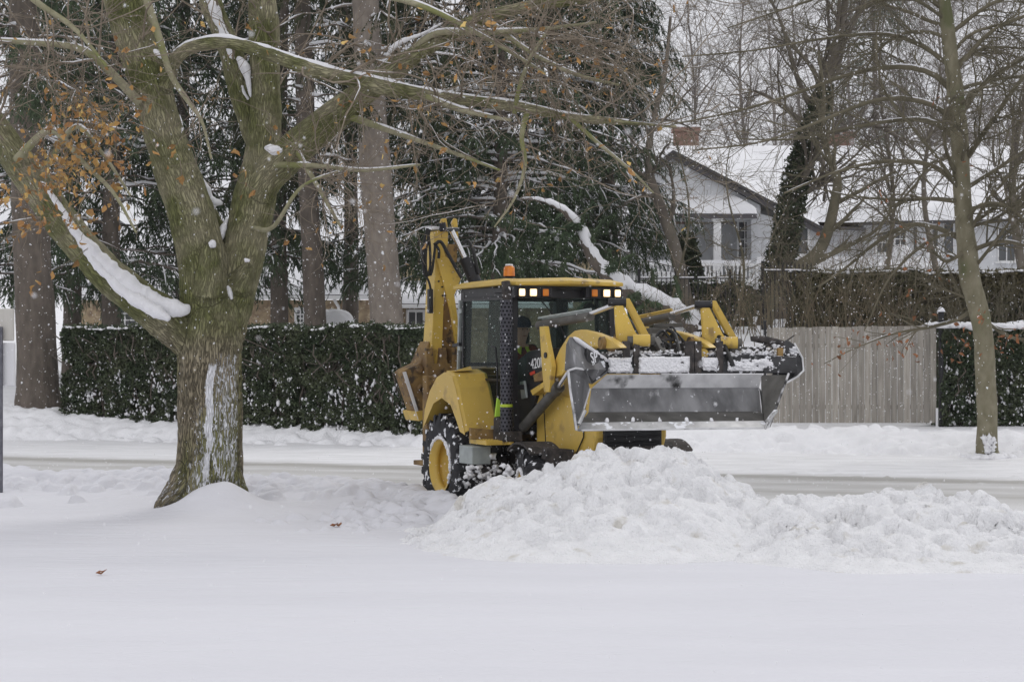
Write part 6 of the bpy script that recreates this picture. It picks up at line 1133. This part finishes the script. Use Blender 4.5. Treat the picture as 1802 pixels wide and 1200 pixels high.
    for px0,px1,py0,d in ((1440,1500,252,D+6.6),(1186,1228,244,D+9)):
        a,zt_ = xz(px0,py0,d); b2 = xz(px1,py0,d)[0]; c = MB(); c.box(((a+b2)/2,d,zt_+.4-2.6),(b2-a,.9,5.2)); c.box(((a+b2)/2,d,zt_+.35),(b2-a+.16,1.05,.16)); o = B('chimney','brick',c)
        m = MB(); m.box(((a+b2)/2,d,zt_+.49),(b2-a+.1,1.0,.11)); m.build('snow_cap', M['snow'], o, .04, off=org)
    return root
white_house()
railing('porch_railing', ((1088-901)/F0*77.,77.), ((1330-901)/F0*77.,77.), 4.15, .92, 'white baluster railing with snow along its top in front of the porch', gap=.15, m='white_paint', spear=False, r=.03, topw=.09, snow=.12, cat='railing')
railing('terrace_railing', ((1332-901)/F0*76.,76.), ((1640-901)/F0*76.,76.), 4.25, .75, 'white terrace railing buried in snow below the two small windows', gap=.16, m='white_paint', spear=False, r=.03, topw=.09, snow=.28, cat='railing')
# snow-covered garden shrubs by the house
def mound(px,py,D,w,h,label,seed):
    c = P(px,py,D); n = 60; k = 22; a = np.linspace(0,2*np.pi,n,endpoint=False); e = np.linspace(0,np.pi/2,k); A_,E_ = np.meshgrid(a,e); R = 1+.16*(fbm(np.cos(A_)*2+seed,np.sin(A_)*2+E_*2,3,seed)-.5)
    V = np.stack([c[0]+w/2*np.cos(A_)*np.cos(E_)**.6*R, c[1]+.5*np.sin(A_)*np.cos(E_)**.6*R, c[2]-h+h*np.sin(E_)**.8*R],-1).reshape(-1,3)
    i = np.arange(n)[None]; j = np.arange(k-1)[:,None]*n; Fq = np.stack([j+i,j+(i+1)%n,j+n+(i+1)%n,j+n+i],-1).reshape(-1,4); off = np.array([c[0],c[1],c[2]-h])
    root = empty('snowy_shrub', off); tag(root, label, 'shrub'); mesh_np('snow_cap', V, Fq, M['snow'], root, True, off)
    q = 1400; th = rng.uniform(0,2*np.pi,q); rr = np.sqrt(rng.uniform(.5,1,q)); p = np.stack([c[0]+w/2*rr*np.cos(th)*1.02, c[1]+.55*rr*np.sin(th), c[2]-h-rng.uniform(-.08,.9,q)],-1); V_,F_ = needles(p, nrm(rng.normal(size=(q,3))), rng.uniform(.08,.16,q), rng.uniform(.04,.08,q)); o = mesh_np('foliage', V_, F_, M['hedge'], root, False, off); o['kind'] = 'stuff'
for k,a in enumerate(((1160,478,58,1.2,.42,'rounded snow-loaded shrub behind the iron railing, farthest left'),(1222,478,60,1.1,.42,'rounded snow-loaded shrub just left of the thin sapling'),(1292,490,61,1.7,.35,'low snow-loaded shrub between the sapling and the ivy trunk'),
    (1470,470,70,2.6,.5,'wide low snow-covered bush on the terrace, leftmost'),(1590,462,71,2.6,.5,'wide low snow-covered bush below the two small windows'),(1588,432,73,.75,.9,'tall narrow snow-covered urn plant in front of the small windows'),(1643,434,73,.65,.8,'tall narrow snow-covered plant left of the street tree trunk'),(1620,452,73,.9,.5,'small round snow-covered bush between the two narrow ones'),(1790,475,70,2.2,.5,'snow-covered bush at the right edge below the dark shutters'),
    (1205,548,51,.8,.8,'snow-smothered bush behind the raised bucket'),(1262,566,50.5,.8,.4,'small snow-covered bush above the bucket linkage'))): mound(*a, seed=k+3)
# ------------------------------------------------------------------ tan house behind the hedge
def tan_house():
    D = 75.; org = np.array([-6.,D,.8]); root = empty('tan_house', org); tag(root, 'low tan stone house with snowy roof and white gutter seen between the conifer trunks', 'house')
    def x(px,d=D): return (px-901)/F0*d
    def z(py,d=D): return H0-(py-600)/F0*d
    def B(name,m,mb): return mb.build(name, M[m], root, off=org)
    B('wall','tan_stone',MB().box(((x(120)+x(652))/2,D+3,(z(528)+.6)/2),(x(652)-x(120),6,z(528)-.6)))
    B('wall','tan_stone',MB().box(((x(652)+x(1000))/2+.02,D+5,(z(540)+.6)/2),(x(1000)-x(652),6,z(540)-.6)))
    B('wall','cream',MB().box(((x(640)+x(1090))/2,D+9,(z(440)+1)/2),(x(1090)-x(640),4,z(440)-1)))
    def roof(x0,x1,y0,z0,y1,z1,th):
        nx,ny = 90,24; U,Vv = np.meshgrid(np.linspace(x0,x1,nx),np.linspace(0,1,ny)); Y = y0+(y1-y0)*Vv; Z = z0+(z1-z0)*Vv+th*sst(0,.05,Vv)+.06*fbm(U,Y,3,3); V = np.stack([U,Y,Z],-1).reshape(-1,3); i = np.arange(nx-1)[None]; j = np.arange(ny-1)[:,None]*nx
        mesh_np('roof_snow', V, np.stack([j+i,j+i+1,j+nx+i+1,j+nx+i],-1).reshape(-1,4), M['snow'], root, True, org)
        B('roof','fascia',MB().plate([(x0,y0+.05,z0-.02),(x1,y0+.05,z0-.02),(x1,y1,z1-.02),(x0,y1,z1-.02)],(0,0,-1),.1)); B('gutter','white_paint',MB().box(((x0+x1)/2,y0,z0-.06),(x1-x0,.12,.14)))
    roof(x(100),x(652),D-.5,z(521),D+4,z(445,D+4),.28); roof(x(652),x(1010),D+1.4,z(536,D+1.4),D+6.9,z(508,D+7),.3); roof(x(630),x(1100),D+6.5,z(432,D+6.5),D+11,z(372,D+11),.3)
    B('downpipe','white_paint',MB().tube([(x(590),D-.4,z(528)),(x(596),D-.06,z(540)),(x(597),D-.06,z(575))],.06,8)); B('downpipe','white_paint',MB().tube([(x(712),D+1.9,z(545)),(x(712),D+1.9,z(590))],.06,8))
    def win(a,b,c,d_,y,cols,rows,m='pane'):
        f = MB(); X0,X1,Z1,Z0 = x(a),x(b),z(c),z(d_); f.box(((X0+X1)/2,y-.03,Z1+.05),(X1-X0+.2,.1,.1)); f.box(((X0+X1)/2,y-.03,Z0-.05),(X1-X0+.2,.1,.1))
        for q in (X0-.05,X1+.05): f.box((q,y-.028,(Z0+Z1)/2),(.1,.09,Z1-Z0))
        for k in range(1,cols): f.box((X0+(X1-X0)*k/cols,y-.02,(Z0+Z1)/2),(.045,.05,Z1-Z0))
        for k in range(1,rows): f.box(((X0+X1)/2,y-.024,Z0+(Z1-Z0)*k/rows),(X1-X0,.05,.045))
        o = f.build('window', M['white_paint'], root, off=org); MB().box(((X0+X1)/2,y-.008,(Z0+Z1)/2),(X1-X0,.016,Z1-Z0)).build('pane', M[m], o, off=org)
    win(523,540,546,575,D,3,4); win(715,740,548,580,D+2,2,1); win(940,965,455,490,D+7,2,2); win(200,240,540,575,D,2,3); win(770,800,548,580,D+2,2,2)
tan_house()
mound(580,545,66,1.6,.6,'domed snow-covered shrub against the tan stone wall',31)
# ------------------------------------------------------------------ sign at the left edge
def sign():
    D = 27.; x = lambda px:(px-901)/F0*D; z = lambda py:H0-(py-600)/F0*D
    root = empty('roadside_sign', (x(1),D,.1)); off = np.array(root.location); tag(root, 'dark post carrying a beige panel above a white panel at the left edge', 'sign')
    MB().box((x(1),D-.04,(z(575)+.1)/2),(.075,.05,z(575)-.1)).build('post', M['post_grey'], root, bevel=.006, off=off)
    MB().box(((x(-60)+x(24))/2,D+.03,(z(543)+z(600))/2),(x(24)-x(-60),.05,z(543)-z(600))).build('beige_panel', M['sign_beige'], root, bevel=.015, off=off)
    MB().box(((x(-60)+x(26))/2,D+.03,(z(603)+z(679))/2),(x(26)-x(-60),.05,z(603)-z(679))).build('white_panel', M['sign_white'], root, bevel=.015, off=off)
sign()
# ------------------------------------------------------------------ falling snow
n = 19000; D_ = (rng.uniform(5.**2.2,50.**2.2,n))**(1/2.2); q = np.stack([(rng.uniform(-60,1862,n)-901)/F0*D_, D_, H0-(rng.uniform(-60,1260,n)-600)/F0*D_],-1)
q = q[q[:,2]>hill_z(q[:,0],q[:,1])*(q[:,1]>40)+.3]; r = rng.uniform(.002,.0052,len(q))*np.clip(q[:,1]/25,.6,1.3)
V_,F_ = blobs(q, r, 1.5, .5); qn = np.array([P(*a) for a in ((442,60,3.2),(455,595,3.4),(345,372,3.0),(1600,690,3.3),(1105,232,3.0),(900,340,3.1),(620,355,3.6),(190,270,3.1),(980,420,4),(1235,640,3.2),(700,500,3.5),(60,520,3.6),(1500,250,3.3))]); Vn,Fn = blobs(qn, rng.uniform(.0020,.0032,len(qn)), 1., .3)
fo = mesh_np('falling_snow', np.vstack([V_,Vn]), np.vstack([F_,Fn+len(V_)]), M['flake']); tag(fo, kind='stuff')
# ------------------------------------------------------------------ haze of falling snow in the air
hz = MB(); hz.box((0,75,24),(260,185,60)).build('haze', bpy.data.materials.new('haze')); ho = bpy.data.objects['haze']; tag(ho, kind='stuff'); hm = ho.data.materials[0]; hm.use_nodes = True
hn = hm.node_tree.nodes; hn.remove(hn['Principled BSDF']); pv = hn.new('ShaderNodeVolumePrincipled'); pv.inputs['Color'].default_value = (.93,.93,.95,1); pv.inputs['Density'].default_value = .0003; hm.node_tree.links.new(pv.outputs[0], hn['Material Output'].inputs['Volume'])
hv = ho.data.vertices
for v in hv: v.co = (v.co.x, v.co.y, v.co.z)
# ------------------------------------------------------------------ light, sky, camera
w = bpy.data.worlds.new('World'); sc.world = w; w.use_nodes = True; nt = w.node_tree; bg = nt.nodes['Background']
sky = nt.nodes.new('ShaderNodeTexSky'); sky.sky_type = 'NISHITA'; sky.sun_disc = False; sky.sun_elevation = math.radians(38); sky.sun_rotation = math.radians(200); sky.dust_density = 6
hs = nt.nodes.new('ShaderNodeHueSaturation'); hs.inputs['Saturation'].default_value = .12; nt.links.new(sky.outputs[0], hs.inputs['Color'])
mx = nt.nodes.new('ShaderNodeMix'); mx.data_type = 'RGBA'; mx.inputs[0].default_value = .82; nt.links.new(hs.outputs[0], mx.inputs[6]); mx.inputs[7].default_value = (7.5,7.55,8.0,1); nt.links.new(mx.outputs[2], bg.inputs[0]); bg.inputs[1].default_value = .1
sl = bpy.data.lights.new('sun','SUN'); sl.energy = .75; sl.angle = math.radians(28); sl.color = (1,.98,.95); so = bpy.data.objects.new('sun', sl); COL.objects.link(so); so.rotation_euler = (math.radians(-40),math.radians(28),0)
cam = bpy.data.cameras.new('camera'); co = bpy.data.objects.new('camera', cam); COL.objects.link(co); co.location = (0,0,H0); co.rotation_euler = (math.radians(90),0,0)
cam.sensor_width = 36; cam.lens = F0/1802*36; cam.clip_end = 3000; sc.camera = co; cam.dof.use_dof = True; cam.dof.focus_distance = 25; cam.dof.aperture_fstop = 6.3
sc.view_settings.view_transform = 'Standard'; sc.view_settings.look = 'None'; sc.view_settings.gamma = 1; sc.view_settings.exposure = 0.22
try:
    sc.cycles.max_bounces = 6; sc.cycles.volume_bounces = 0; sc.cycles.transparent_max_bounces = 12; sc.cycles.use_denoising = True
except Exception: pass
# snow crusts, furrowed leaves and the like are masses nobody counts
for o in bpy.data.objects:
    b = o.name.split('.')[0]
    if b in ('snow_layer','caked_snow','snow_clump','snow_ring','leaves','twigs') and o.parent: o['kind'] = 'stuff'
